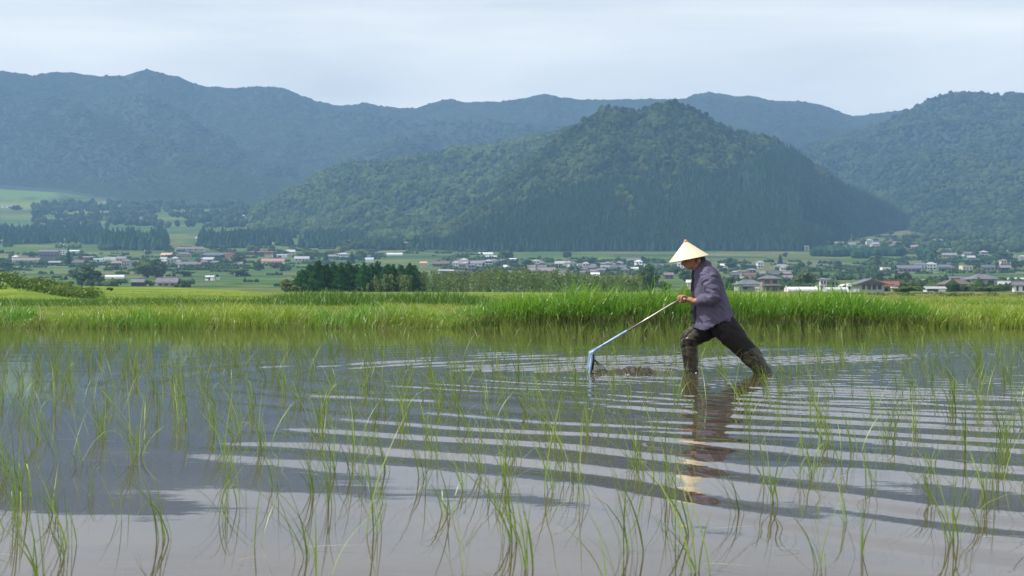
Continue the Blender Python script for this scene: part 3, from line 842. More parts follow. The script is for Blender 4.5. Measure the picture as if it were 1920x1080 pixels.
def prism(mb, prof, x0, x1):
    """closed profile in (y, z) run from x0 to x1"""
    n = len(prof)
    V = [(x0, y, z) for y, z in prof] + [(x1, y, z) for y, z in prof]
    Q = [(k, (k + 1) % n, n + (k + 1) % n, n + k) for k in range(n)]
    base = mb.n
    mb.add(V, Q)
    for off, rev in ((0, True), (n, False)):
        T = [(off, off + k, off + k + 1) for k in range(1, n - 1)]
        mb.t.append(np.array([t[::-1] if rev else t for t in T]) + base)

def gable_roof(w, d, z, h, o=0.6, th=0.22):
    s = h / (d / 2)
    D_ = d / 2 + o; ze = z - s * o
    mb = MB(); prism(mb, [(-D_, ze), (0, z + h), (D_, ze), (D_, ze + th), (0, z + h + th), (-D_, ze + th)], -w / 2 - o, w / 2 + o)
    mb.box(-w / 2 - o - .02, w / 2 + o + .02, -.22, .22, z + h + th - .05, z + h + th + .22)    # ridge tiles
    return mb
def hip_roof(w, d, z, h, o=0.7, th=0.22):
    mb = MB()
    W = w / 2 + o; D_ = d / 2 + o; r = max(0.4, W - D_ * 0.95)
    V = [(-W, -D_, z), (W, -D_, z), (W, D_, z), (-W, D_, z), (-W, -D_, z + th), (W, -D_, z + th), (W, D_, z + th), (-W, D_, z + th), (-r, 0, z + h), (r, 0, z + h)]
    Q = [(3, 2, 1, 0), (0, 1, 5, 4), (1, 2, 6, 5), (2, 3, 7, 6), (3, 0, 4, 7), (4, 5, 9, 8), (6, 7, 8, 9)]
    mb.add(V, Q, [(5, 6, 9), (7, 4, 8)])
    mb.box(-r - .1, r + .1, -.2, .2, z + h - .06, z + h + .28)
    return mb
def barrel(w, d, h0, h, n=12):
    mb = MB()
    prof = [(-d / 2, 0.0)] + [(-math.cos(math.pi * k / n) * d / 2, h0 + math.sin(math.pi * k / n) * h) for k in range(n + 1)] + [(d / 2, 0.0)]
    prism(mb, prof, -w / 2, w / 2)
    return mb

NB = [0]
def building(u, row, wpx, kind, roof, wall, label, group=None, rot=None, hs=1.0, Y=None, cat='house', name=None):
    if Y is None: Y = dist_for_row(u, row)
    x = (u - 960) / F * Y
    w = max(2.0, wpx / F * Y)
    hs *= 1.05 if not (row > 535 and wpx >= 20) else 0.74
    z0 = float(ground_z(u, Y))
    r = random.Random(NB[0]); NB[0] += 1
    nm = name or {'green': 'plastic_tunnel', 'flat': 'flat_building', 'barrel': 'arched_hall', 'shed': 'shed'}.get(kind, 'house')
    e = empty(nm, (x, Y, z0), rot if rot is not None else r.uniform(-0.22, 0.22))
    tag(e, label, cat, group)
    Rm, Wm = roof_mat(roof), wall_mat(wall)
    def wins(zc, hh, ww, y, n, x0, x1):
        for k in range(n):
            xc = x0 + (x1 - x0) * (k + 0.5) / n
            f = MB(); f.box(xc - ww / 2, xc + ww / 2, y - 0.06, y + 0.02, zc - hh / 2, zc + hh / 2)
            f.build('window', M_glass, e)
    many = wpx >= 15
    sink = -1.2
    if kind in ('gable', 'hip'):
        d = min(w * 0.7, 9.0); h = 3.1 * hs; rh = min(d * 0.32, 2.5)
        mb = MB()
        if kind == 'gable': prism(mb, [(-d / 2, sink), (-d / 2, h - .05), (0, h + rh - .05), (d / 2, h - .05), (d / 2, sink)], -w / 2, w / 2)
        else: mb.box(-w / 2, w / 2, -d / 2, d / 2, sink, h + .02)
        mb.build('wall', Wm, e)
        rf = (gable_roof if kind == 'gable' else hip_roof)(w, d, h, rh).build('roof', Rm, e)
        if wpx >= 30: hip_roof(w * 0.7, 1.2, h * 0.72, 0.55, 0.3, 0.1).build('porch_roof', Rm, e).location = (0, -d / 2 - 0.9, 0)
        if many:
            wins(1.5 * hs, 1.5, min(2.2, w * 0.16), -d / 2, max(2, min(5, int(w / 3.5))), -w * .46, w * .46)
    elif kind == 'front':      # gable end towards us
        d = 12.0; h = 3.4 * hs; rh = w * 0.17
        mb = MB(); prism(mb, [(-w / 2, sink), (-w / 2, h - .05), (0, h + rh - .05), (w / 2, h - .05), (w / 2, sink)], -d / 2, d / 2)
        o1 = mb.build('wall', Wm, e); o1.rotation_euler = (0, 0, R(90))
        o2 = gable_roof(d, w, h, rh, 0.9).build('roof', Rm, e); o2.rotation_euler = (0, 0, R(90))
        wins(1.6, 1.6, w * .14, -d / 2, 4, -w * .42, w * .42)
    elif kind == 'two':
        d = min(w * 0.8, 8.0); h = 5.6 * hs
        mb = MB(); mb.box(-w / 2, w / 2, -d / 2, d / 2, sink, h + .02); mb.build('wall', Wm, e)
        hip_roof(w, d, h, min(2.2, d * .3)).build('roof', Rm, e)
        sk = hip_roof(w, 1.2, h * 0.47, 0.5, 0.5, 0.1).build('eave_roof', Rm, e); sk.location = (0, -d / 2 - 0.55, 0)
        nn = max(2, min(5, int(w / 3)))
        wins(h * 0.27, 1.5, w * 0.5 / nn, -d / 2, nn, -w * .46, w * .46)
        wins(h * 0.76, 1.3, w * 0.5 / nn, -d / 2, nn, -w * .46, w * .46)
    elif kind == 'flat':
        d = min(w * .8, 9); h = min(6.0, w * 0.55) * hs
        mb = MB(); mb.box(-w / 2, w / 2, -d / 2, d / 2, sink, h); mb.build('wall', Wm, e)
        p = MB(); p.box(-w / 2 - .15, w / 2 + .15, -d / 2 - .15, d / 2 + .15, h + .003, h + .45); p.build('roof', Rm, e)
        if many: wins(h * .62, h * .22, w * .16, -d / 2, 3, -w * .45, w * .45); wins(h * .24, h * .22, w * .16, -d / 2, 3, -w * .45, w * .45)
        else: wins(h * .5, h * .3, w * .2, -d / 2, 2, -w * .4, w * .4)
    elif kind == 'shed':
        d = min(w * .6, 9); h = 2.7 * hs
        mb = MB(); prism(mb, [(-d / 2, sink), (-d / 2, h - .05), (0, h + d * .14 - .05), (d / 2, h - .05), (d / 2, sink)], -w / 2, w / 2); mb.build('wall', Wm, e)
        gable_roof(w, d, h, d * .14, 0.4, 0.14).build('roof', Rm, e)
        if many:
            f = MB(); f.box(-w * .1, w * .12, -d / 2 - .05, -d / 2 + .02, 0, h * .8); f.build('door', M_glass, e)
            wins(h * .6, .8, 1.2, -d / 2, 2, -w * .45, -w * .1)
    elif kind == 'barrel':
        d = 9.0
        b = barrel(11.0, w, 1.2 * hs, min(w * .4, 3.2) * hs).build('roof', Rm, e); b.rotation_euler = (0, 0, R(90))   # arched end towards us
        f = MB(); f.box(-w * .16, w * .16, -5.58, -5.503, 0, 1.9); f.build('door', M_conc, e)
    elif kind == 'green':
        d = 6.0
        fm = M_film if roof == 'white' else M_film_grey
        barrel(w, d, 1.3 * hs, 1.6 * hs).build('film', fm, e)
        b = MB(); b.box(-w / 2 - .03, w / 2 + .03, -d / 2 - .06, -d / 2 - .003, -1.2, .35); b.build('base_board', M_conc, e)
        for s in (-1, 1):
            f = MB(); f.box(s * (w / 2 + .003), s * (w / 2 + .06), -.8, .8, 0, 2.0); f.build('door', M_conc, e)
    return e

BLD = [
    (5, 456, 11, 'gable', 'orange', 'cream', 'small house with an orange roof at the left edge before the cedar wood'),
    (124, 463, 36, 'shed', 'white', 'pale', 'broad white-roofed barn in front of the left cedar wood'),
    (92, 487, 36, 'gable', 'violet', 'violet', 'large dark grey-violet barn, tallest building of the left village', None, 0.1, 3.0),
    (52, 493, 50, 'gable', 'greybrown', 'cream', 'long pale warehouse with a grey-brown roof left of the large barn'),
    (29, 491, 10, 'two', 'white', 'white', 'narrow white gable at the left end of the long pale warehouse'),
    (116, 478, 16, 'flat', 'pale', 'white', 'small pale flat building right behind the large barn'),
    (101, 497, 26, 'shed', 'lightgrey', 'dark', 'low dark shed with a pale roof below the large barn'),
    (140, 475, 18, 'shed', 'white', 'pale', 'small white-roofed shed right of the broad white-roofed barn'),
    (148, 498, 22, 'gable', 'brown', 'brown', 'low dark brown house right of the narrow cedar'),
    (166, 487, 22, 'shed', 'mauve', 'taupe', 'pinkish grey shed left of the mint roof'),
    (185, 491, 17, 'shed', 'mint', 'white', 'shed with a mint green roof'),
    (205, 489, 28, 'barrel', 'white', 'white', 'white arched hall behind the mint roof'),
    (228, 490, 18, 'gable', 'mauve', 'pale', 'mauve-roofed house right of the white arched hall'),
    (222, 499, 22, 'gable', 'greybrown', 'brown', 'brown house below the white arched hall'),
    (238, 500, 16, 'two', 'violet', 'pale', 'pale two-storey house left of the large pale green tree'),
    (215, 523, 35, 'green', 'white', 'white', 'white plastic tunnel at the left field edge'),
    (260, 536, 24, 'gable', 'slate', 'dark', 'dark house with a slate roof at the field edge, right of the tunnel'),
    (315, 537, 38, 'gable', 'violet', 'pale', 'wide pale house with a violet roof at the field edge'),
    (394, 526, 16, 'shed', 'white', 'white', 'small white shed alone in the green field'),
    (409, 524, 6, 'flat', 'white', 'white', 'tiny white hut just right of the small white shed'),
    (357, 471, 58, 'hip', 'greybrown', 'cream', 'wide low hall with cream wall panels behind the middle village'),
    (382, 460, 14, 'gable', 'white', 'white', 'white house behind the right end of the wide hall'),
    (374, 451, 15, 'gable', 'lightgrey', 'pale', 'pale roof high at the foot of the cedar belt'),
    (433, 463, 13, 'two', 'lightgrey', 'white', 'white house below the cedar belt'),
    (455, 464, 24, 'gable', 'mauve', 'taupe', 'mauve roof right of the white house below the cedar belt'),
    (313, 483, 20, 'gable', 'peach', 'tan', 'peach-coloured house left in the middle village'),
    (345, 484, 26, 'hip', 'slate', 'tan', 'slate-roofed house with a tan gable in the middle village', None, None, 1.5),
    (400, 484, 42, 'hip', 'slate', 'dark', 'large slate hip roof in the middle village', None, 0.0, 1.2),
    (429, 484, 18, 'flat', 'tan', 'orange', 'orange house with two dark windows'),
    (314, 496, 24, 'hip', 'lightgrey', 'grey', 'light grey hip roof right of the large pale green tree'),
    (353, 501, 36, 'gable', 'violet', 'white', 'white-walled house with a violet roof at the village front'),
    (371, 501, 15, 'gable', 'redbrown', 'brown', 'red-brown house at the village front'),
    (392, 492, 20, 'gable', 'lightgrey', 'grey', 'light grey roof above the square hedge'),
    (490, 477, 46, 'shed', 'redbrown', 'redbrown', 'long red-brown roof right of the tall dark tree'),
    (492, 476, 8, 'flat', 'tan', 'tan', 'narrow tan tower over the long red-brown roof', None, 0, 2.0),
    (525, 483, 28, 'shed', 'lightgrey', 'white', 'long light roof behind the pink-roofed block'),
    (512, 497, 42, 'gable', 'pinkred', 'white', 'long white block with a pinkish red roof', None, 0.05, 1.4),
    (545, 477, 16, 'gable', 'pale', 'pale', 'pale gabled house right of the narrow tan tower'),
    (566, 490, 27, 'gable', 'lightgrey', 'pale', 'grey house right of the pink-roofed block'),
    (578, 457, 15, 'hip', 'lightgrey', 'grey', 'lone grey house in front of the cedar belt'),
    (623, 486, 24, 'hip', 'grey', 'grey', 'grey house above the middle of the cedar row'),
    (644, 486, 20, 'two', 'lightgrey', 'paleblue', 'pale blue two-storey house above the cedar row'),
    (687, 461, 50, 'flat', 'mauve', 'pale', 'long pale villa on the slope under the spur', None, 0, 0.55),
    (683, 466, 17, 'shed', 'white', 'white', 'white annex below the long pale villa'),
    (693, 492, 14, 'gable', 'paleblue', 'white', 'small pale blue roof behind the right part of the cedar row'),
    (700, 444, 12, 'gable', 'white', 'white', 'little white house among the trees above the villa'),
    (750, 461, 40, 'hip', 'mauve', 'grey', 'brownish farmhouse above the white polytunnel'),
    (770, 467, 26, 'hip', 'greybrown', 'pale', 'smaller farmhouse in front of the brownish one above the polytunnel'),
    (740, 479, 30, 'green', 'white', 'white', 'bright white polytunnel on the terraces'),
    (833, 466, 42, 'gable', 'mauve', 'mauve', 'long mauve barn at the wood edge over the terraces', None, 0.0, 0.9),
    (875, 464, 16, 'gable', 'redbrown', 'brown', 'small dark red house at the wood edge right of the mauve barn'),
    (911, 478, 28, 'green', 'white', 'white', 'upper one of the two tunnels on the terraces above the town'),
    (921, 484, 20, 'green', 'white', 'white', 'lower one of the two tunnels on the terraces above the town'),
    (794, 502, 12, 'gable', 'peach', 'peach', 'peach house at the left end of the town', None, None, 1.5),
    (806, 497, 5, 'flat', 'paleblue', 'paleblue', 'little light blue hut right of the peach house in the town'),
    (828, 500, 32, 'gable', 'brown', 'brown', 'long dark brown roof right of the peach house'),
    (836, 514, 28, 'shed', 'lightgrey', 'grey', 'light grey shed roof just above the bamboo'),
    (866, 499, 26, 'gable', 'mauve', 'pale', 'mauve roof in the left part of the town'),
    (893, 499, 22, 'gable', 'grey', 'white', 'white-walled house in the left part of the town'),
    (937, 493, 30, 'shed', 'mauve', 'pale', 'long pinkish roof left of the dark tree clump'),
    (962, 490, 13, 'shed', 'white', 'pale', 'small white roof right of the dark tree clump'),
    (950, 506, 11, 'gable', 'white', 'white', 'small white house in front of the town'),
    (1005, 500, 12, 'two', 'lightgrey', 'white', 'white house in the middle of the town'),
    (1018, 514, 44, 'gable', 'mauve', 'pale', 'wide brownish roof just above the bamboo'),
    (1055, 500, 28, 'gable', 'lightgrey', 'mauve', 'grey roof with a pinkish wall right of the middle of the town'),
    (1116, 518, 17, 'green', 'white', 'white', 'small white tunnel just above the right bamboo'),
    (1135, 507, 16, 'gable', 'grey', 'white', 'white gable in the right part of the town'),
    (1160, 508, 30, 'gable', 'darkgrey', 'grey', 'long dark grey roof left of the white shed'),
    (1197, 501, 13, 'two', 'white', 'white', 'white box house behind the leafy tree'),
    (1184, 509, 24, 'shed', 'white', 'white', 'long white shed left of the leafy tree'),
    (1226, 502, 36, 'flat', 'lightgrey', 'pale', 'long pale flat building behind the leafy tree', None, 0, 0.6),
    (1188, 494, 26, 'gable', 'violet', 'mauve', 'violet roof at the upper right of the town'),
    (1264, 504, 10, 'flat', 'slate', 'slate', 'dark slate cube left of the face of the man', None, 0, 1.3),
    (1279, 503, 18, 'flat', 'white', 'white', 'white flat building right of the dark slate cube'),
    (1253, 523, 17, 'gable', 'greybrown', 'brown', 'brown roof below the hat brim'),
    (1295, 542, 13, 'gable', 'white', 'white', 'white shed seen just left of the chest of the man'),
    (1358, 504, 13, 'gable', 'white', 'white', 'white house right behind the shoulder of the man'),
    (1384, 504, 9, 'shed', 'white', 'pale', 'tiny white roof right of the tree clump behind the man'),
    (1425, 503, 12, 'two', 'lightgrey', 'white', 'white two-storey house on the valley road'),
    (1466, 506, 28, 'hip', 'grey', 'pale', 'grey hip-roofed house on the valley road'),
    (1482, 506, 9, 'gable', 'darkgrey', 'white', 'small house right of the grey hip-roofed one on the road'),
    (1505, 470, 22, 'flat', 'pale', 'pale', 'pale concrete building under the foot of the hill'),
    (1533, 452, 15, 'gable', 'brown', 'taupe', 'brown house at the wood edge of the hamlet'),
    (1380, 523, 20, 'gable', 'darkgrey', 'grey', 'dark grey roof left of the brick-coloured house'),
    (1404, 524, 20, 'gable', 'brown', 'peach', 'house with a brick-coloured wall and brown roof'),
    (1450, 522, 26, 'gable', 'darkgrey', 'dark', 'long dark roof right of the brick-coloured house'),
    (1476, 529, 17, 'gable', 'mauve', 'cream', 'cream house left of the yellow-green clump'),
    (1403, 546, 46, 'hip', 'slate', 'lightgrey', 'long low farmhouse with a slate roof right of the man', None, 0.1),
    (1443, 550, 32, 'two', 'slate', 'taupe', 'taupe two-storey house with a slate roof', None, 0.05),
    (1421, 549, 7, 'flat', 'white', 'white', 'small white hut left of the taupe house'),
    (1502, 551, 56, 'green', 'white', 'white', 'long white greenhouse right of the taupe house', None, 0.03, 0.75),
    (1523, 533, 24, 'hip', 'lightgrey', 'grey', 'light grey roof left of the orange-brown house'),
    (1555, 537, 30, 'front', 'grey', 'taupe', 'orange-brown gabled house with a grey roof'),
    (1543, 547, 12, 'two', 'grey', 'white', 'small two-storey house at the right end of the greenhouse', None, 0, 0.7),
    (1587, 542, 20, 'barrel', 'white', 'white', 'white arched roof left of the wide front gable'),
    (1567, 551, 42, 'green', 'grey', 'white', 'greyish low tunnel right of the long white greenhouse', None, 0.0, 0.7),
    (1627, 553, 46, 'front', 'slate', 'lightgrey', 'wide grey house with its front gable towards us'),
    (1604, 552, 28, 'shed', 'white', 'white', 'low white roof left of the wide front gable'),
    (1666, 548, 30, 'gable', 'redbrown', 'redbrown', 'long red-brown house right of the wide front gable'),
    (1677, 549, 7, 'flat', 'white', 'tan', 'small orange and white kiosk right of the red-brown house'),
    (1697, 546, 34, 'gable', 'brown', 'grey', 'brown-roofed house under the big green tree'),
    (1727, 542, 30, 'hip', 'greybrown', 'grey', 'grey-brown farmhouse right of the big green tree', None, 0.1, 1.4),
    (1756, 546, 30, 'flat', 'black', 'black', 'black flat-roofed building among the brown farmhouses'),
    (1752, 550, 36, 'shed', 'lightgrey', 'white', 'low shed with a bright white wall before the black building', None, 0, 0.5),
    (1791, 549, 50, 'hip', 'brown', 'dark', 'large brown hip-roofed farmhouse'),
    (1797, 536, 36, 'gable', 'slate', 'pale', 'slate roof behind the large brown farmhouse', None, 0, 1.3),
    (1840, 548, 46, 'two', 'slate', 'lightgrey', 'slate-roofed two-storey house with many windows'),
    (1880, 543, 24, 'gable', 'lightgrey', 'grey', 'pale roof beside the dark domed tree'),
    (1912, 552, 24, 'gable', 'slate', 'white', 'white house with a slate roof at the right edge'),
    (1853, 529, 32, 'green', 'grey', 'white', 'left pale plastic tunnel beyond the slate two-storey house'),
    (1912, 529, 46, 'green', 'grey', 'white', 'right pale plastic tunnel at the right edge'),
    (1660, 511, 16, 'flat', 'white', 'white', 'small white flat house at the left of the large house group'),
    (1703, 511, 44, 'gable', 'slate', 'mauve', 'long pinkish house with a slate roof in the large house group', None, 0, 1.3),
    (1727, 508, 24, 'two', 'slate', 'white', 'two-storey slate and white house in the middle of the large house group'),
    (1745, 507, 20, 'two', 'lightgrey', 'white', 'white two-storey house at the right of the large house group'),
    (1770, 507, 34, 'hip', 'slate', 'pale', 'slate hip-roofed house right of the large house group'),
    (1811, 510, 20, 'flat', 'lightgrey', 'cream', 'cream cube house with dark windows'),
    (1852, 508, 24, 'gable', 'darkgrey', 'grey', 'dark grey gabled house right of the cream cube'),
    (1883, 508, 18, 'gable', 'mauve', 'dark', 'mauve-roofed dark house near the right edge'),
    (1752, 457, 8, 'two', 'mauve', 'white', 'left one of the twin white houses on the right slope'),
    (1763, 457, 8, 'two', 'mauve', 'white', 'right one of the twin white houses on the right slope'),
    (1780, 483, 26, 'gable', 'grey', 'tan', 'grey-roofed house with a yellow gable on the right slope'),
    (1917, 490, 10, 'two', 'lightgrey', 'white', 'white house at the very right edge on the slope'),
    (1716, 467, 15, 'gable', 'mauve', 'tan', 'tan house above the flat hedge wood'),
    (1640, 457, 17, 'gable', 'violet', 'grey', 'violet roof in the hamlet under the slope'),
    (1680, 460, 13, 'gable', 'mauve', 'tan', 'small mauve roof in the hamlet under the slope'),
    (10, 389, 28, 'flat', 'white', 'white', 'white farm building on the high pasture at the left edge', None, 0, 0.5),
    (449, 407, 20, 'shed', 'white', 'white', 'left white roof high above the cedar belt'),
    (492, 407, 34, 'shed', 'white', 'pale', 'long white roof high above the cedar belt'),
    (511, 415, 20, 'gable', 'lightgrey', 'white', 'white gabled house below the long white roof above the cedar belt'),
]
for b in BLD: building(*b, cat={'green': 'greenhouse', 'shed': 'shed', 'barrel': 'hall'}.get(b[3], 'house'))

# small roofs of the town and the villages that nothing tells apart
rt = random.Random(3)
for (u0, u1, r0, r1, n, g, lb) in [
    (852, 930, 496, 512, 9, 'small roofs in the left of the town', 'small tiled house packed into the left part of the town'),
    (995, 1110, 498, 518, 20, 'small roofs in the middle of the town', 'small tiled house packed into the middle of the town'),
    (1110, 1180, 494, 516, 13, 'small roofs in the right of the town', 'small tiled house packed into the right part of the town'),
    (300, 460, 490, 503, 9, 'small roofs in the middle village', 'small tiled house between the larger roofs of the middle village'),
    (1530, 1690, 452, 466, 6, 'small roofs in the hamlet', 'small house in the hamlet under the right hill foot'),
    (1790, 1920, 480, 500, 8, 'small roofs on the right slope', 'small house between the trees of the right slope'),
    (1360, 1480, 512, 526, 6, 'small roofs right of the man', 'small dark-roofed house in the rows right of the man')]:
    for k in range(n):
        building(rt.uniform(u0, u1), rt.uniform(r0, r1), rt.uniform(9, 17), rt.choice(['gable', 'gable', 'hip', 'two']), rt.choice(['slate', 'grey', 'mauve', 'greybrown', 'violet', 'lightgrey']),
                 rt.choice(['pale', 'grey', 'white', 'mauve', 'cream']), lb, g)

# pale roadside walls, poles and the white post
def strip_wall(name, label, u0, u1, row, h, cat='wall'):
    mb = MB(); pts = []
    for u in np.linspace(u0, u1, 14):
        Y = dist_for_row((u0 + u1) / 2, row); pts.append(((u - 960) / F * Y, Y, float(ground_z(u, Y))))
    for a, b in zip(pts[:-1], pts[1:]):
        V = [(a[0], a[1], a[2] - 1), (b[0], b[1], b[2] - 1), (b[0], b[1], b[2] + h), (a[0], a[1], a[2] + h), (a[0], a[1] + 5, a[2] - 1), (b[0], b[1] + 5, b[2] - 1), (b[0], b[1] + 5, b[2] + h + .05), (a[0], a[1] + 5, a[2] + h + .05)]
        mb.add(V, [(0, 1, 2, 3), (3, 2, 6, 7), (5, 4, 7, 6)])
    tag(mb.build(name, M_conc), label, cat)
strip_wall('road_wall', 'pale concrete road edge crossing the fields right of the man', 1340, 1500, 509, 0.75)
strip_wall('road_wall', 'pale road edge before the large house group on the right', 1630, 1760, 512, 0.8)
strip_wall('road_wall', 'pale road edge at the right before the cream cube house', 1770, 2000, 511, 0.75)
strip_wall('road_wall', 'pale road edge below the left village', -40, 240, 501, 0.7)

def pole(u, row, hpx, label):
    Y = dist_for_row(u, row); h = hpx / F * Y
    e = empty('utility_pole', ((u - 960) / F * Y, Y, float(ground_z(u, Y))))
    tag(e, label, 'pole')
    mb = MB(); mb.add(*tube([(0, 0, -.5), (0, 0, h)], [.2, .13], 8)); mb.build('pole', M_conc, e, True)
    mb = MB(); mb.box(-.9, .9, -.06, .06, h - .9, h - .75); mb.box(-.7, .7, -.06, .06, h - 1.7, h - 1.55); mb.build('crossarm', M_conc, e)
pole(1003, 509, 17, 'pale utility pole in the middle of the town')
pole(1047, 506, 14, 'utility pole right of the town middle')
pole(271, 484, 17, 'utility pole above the large pale green tree')
pole(1597, 466, 26, 'tall pale pole in the hamlet under the hill')
pole(1633, 537, 18, 'utility pole above the wide front gable')
pole(1381, 545, 18, 'utility pole left of the slate farmhouse')
pole(1895, 509, 18, 'utility pole near the right edge on the valley road')
pole(440, 520, 9, 'pale pole in front of the bushy thicket')
e = empty('marker_post', (*px(173, 560, 120)[:2], float(ground_z(173, 120))))
tag(e, 'short white post at the right foot of the grassy mound', 'post')
M_wpost = plain('white_paint', (0.78, 0.78, 0.76), 0.6, 0.1, 5)
mb = MB(); mb.box(-.07, .07, -.07, .07, -.1, .62); mb.build('shaft', M_wpost, e)
mb = MB(); mb.box(-.085, .085, -.085, .085, .623, .68); mb.build('cap', M_conc, e)
#SPLIT_B

# ------------------------------------------------------------------ flooded paddy
def wave_height(x, y):
    """ripples spreading from the weeder and from the path waded behind it"""
    best = np.full(x.shape, 1e9); dirx = np.zeros(x.shape)
    for s in np.linspace(0, 16, 60):
        cx, cy = 1.25 + s, 14.5 + s * 0.02
        r = np.hypot(x - cx, y - cy)
        ph = r - 0.64 * s
        best = np.minimum(best, ph)
    dirx = (x - 1.25) / (np.hypot(x - 1.25, y - 14.5) + 1e-6)
    r = best + 0.34 * fbm(x / 2.3, y / 2.3, 4, 3)
    rp = np.maximum(r, 0.0)
    # wave length grows with the distance run
    lam_phase = np.where(rp < 0.0, 0, 2 * np.pi * (np.log1p(rp / 1.1) * 7.0 + rp * 0.42))
    lam = 1.0 / (7.0 / (1.1 + rp) + 0.42)
    slope = (0.031 - 0.009 * ss(4.5, 7.5, r) + 0.034 * ss(4.2, 1.2, r)) * (1 + 0.75 * ss(11.5, 15, y)) * ss(-0.3, 0.4, r) * (0.55 + 0.9 * vnoise(x / 1.3 + 9, y / 1.3, 18)) * ss(8.6, 6.4, r) + 0.006 * ss(10.5, 8.5, r)
    side = 1 - ss(4.4, 6.2, r) * ss(-0.36, -0.50, dirx + 0.05 * fbm(x / 1.1, y / 1.1, 6, 2))
    front = 1 - ss(18.0, 24.0, y) * 0.7
    amp = slope * lam / 6.283 * side * front * (0.75 + 0.5 * vnoise(x / 2.2, y / 2.2, 8))
    h = amp * (np.sin(lam_phase) + 0.35 * np.sin(1.63 * lam_phase + 5 * fbm(x / 1.9, y / 1.9, 33, 2)))
    # finer ripples behind the legs on the right
    right = ss(0.2, 2.2, x) * ss(5.6, 11.0, y) * ss(25, 18, y)
    q = r + 0.08 * fbm(x / 0.9, y / 0.6, 14, 2)
    h = h + 0.0021 * right * np.sin(2 * np.pi * q / 0.36) + 0.0011 * right * np.sin(2 * np.pi * (y + 0.25 * x + 0.2 * fbm(x / 1.4, y / 1.0, 15, 2)) / 0.21)
    # a breath of air over the rest
    h = h + 0.0012 * fbm(x / 1.3 + 5, y / 0.55, 21, 2) * ss(8.0, 15.0, y)
    return h

def axis(a0, a1, b0, b1, step, coarse):
    return np.concatenate([np.arange(b0, a0, coarse), np.arange(a0, a1, step), np.arange(a1, b1 + coarse, coarse)])
wx = np.concatenate([np.arange(-62, -8.5, 1.5), np.arange(-8.5, 13.5, 0.055), np.arange(13.5, 64, 1.5)])
wy = np.concatenate([np.arange(-6, 2.5, 0.5), np.arange(2.5, 20, 0.045), np.arange(20, 33.4, 0.09)])
WX, WY = np.meshgrid(wx, wy)
WZ = wave_height(WX, WY)
w_me = new_mesh('water', np.stack([WX, WY, WZ], -1).reshape(-1, 3), grid_faces(len(wy), len(wx)), True)
def water_mat():
    m, t, n, l = mat_new('muddy_water')
    o = n('ShaderNodeOutputMaterial'); p = n('ShaderNodeBsdfPrincipled')
    g = n('ShaderNodeNewGeometry'); z = n('ShaderNodeTexNoise'); z.inputs['Scale'].default_value = 0.9; z.inputs['Detail'].default_value = 5
    r = n('ShaderNodeValToRGB'); e = r.color_ramp.elements
    e[0].position = 0.35; e[0].color = (0.066, 0.047, 0.032, 1); e[1].position = 0.7; e[1].color = (0.094, 0.069, 0.048, 1)
    l(g.outputs['Position'], z.inputs['Vector']); l(z.outputs['Fac'], r.inputs['Fac']); l(r.outputs['Color'], p.inputs['Base Color'])
    p.inputs['Roughness'].default_value = 0.025
    p.inputs['IOR'].default_value = 1.34
    z2 = n('ShaderNodeTexNoise'); z2.inputs['Scale'].default_value = 9; z2.inputs['Detail'].default_value = 3
    mp = n('ShaderNodeMapping'); mp.inputs['Scale'].default_value = (0.45, 1, 1)
    b = n('ShaderNodeBump'); b.inputs['Strength'].default_value = 0.10; b.inputs['Distance'].default_value = 0.004
    l(g.outputs['Position'], mp.inputs['Vector']); l(mp.outputs['Vector'], z2.inputs['Vector']); l(z2.outputs['Fac'], b.inputs['Height']); l(b.outputs['Normal'], p.inputs['Normal'])
    l(p.outputs['BSDF'], o.inputs['Surface'])
    return m
water = obj('water', w_me, water_mat())
tag(water, kind='structure')

# ------------------------------------------------------------------ blades
def blades(Bp, h, az, lean, droop, wid, segs, rg, twist=0.8):
    """grass blades: base points, lengths, lean direction, how far they lean and hang over"""
    n = len(Bp)
    s = np.linspace(0, 1, segs + 1)
    S = s[None, :]
    off = (lean[:, None] * S ** 1.7) * h[:, None]
    zz = h[:, None] * (S - droop[:, None] * S ** 3.2)
    cx, sx = np.cos(az)[:, None], np.sin(az)[:, None]
    P = np.stack([Bp[:, 0:1] + off * cx, Bp[:, 1:2] + off * sx, Bp[:, 2:3] + zz], -1)
    wa = az + np.pi / 2 + rg.uniform(-twist, twist, n)
    wv = np.stack([np.cos(wa), np.sin(wa), np.zeros(n)], -1)[:, None, :]
    prof = (np.minimum(1, 0.65 + S * 1.2) * (1 - S ** 2.2) + 0.04)[..., None] * (wid[:, None, None] / 2)
    V = np.stack([P - wv * prof, P + wv * prof], 2)         # n, segs+1, 2, 3
    i = (np.arange(n) * (segs + 1) * 2)[:, None] + (np.arange(segs) * 2)[None, :]
    Q = np.stack([i, i + 1, i + 3, i + 2], -1).reshape(-1, 4)
    return V.reshape(-1, 3), Q

def blade_obj(name, label, Bp, h, az, lean, droop, wid, segs, tint, mat, rg, cat='grass', twist=0.8):
    V_, Q_ = blades(Bp, h, az, lean, droop, wid, segs, rg, twist)
    me = new_mesh(name, V_, Q_, True, np.repeat(np.clip(tint, 0, 1), (segs + 1) * 2))
    return tag(obj(name, me, mat), label, cat, kind='stuff')

rg = np.random.default_rng(21)
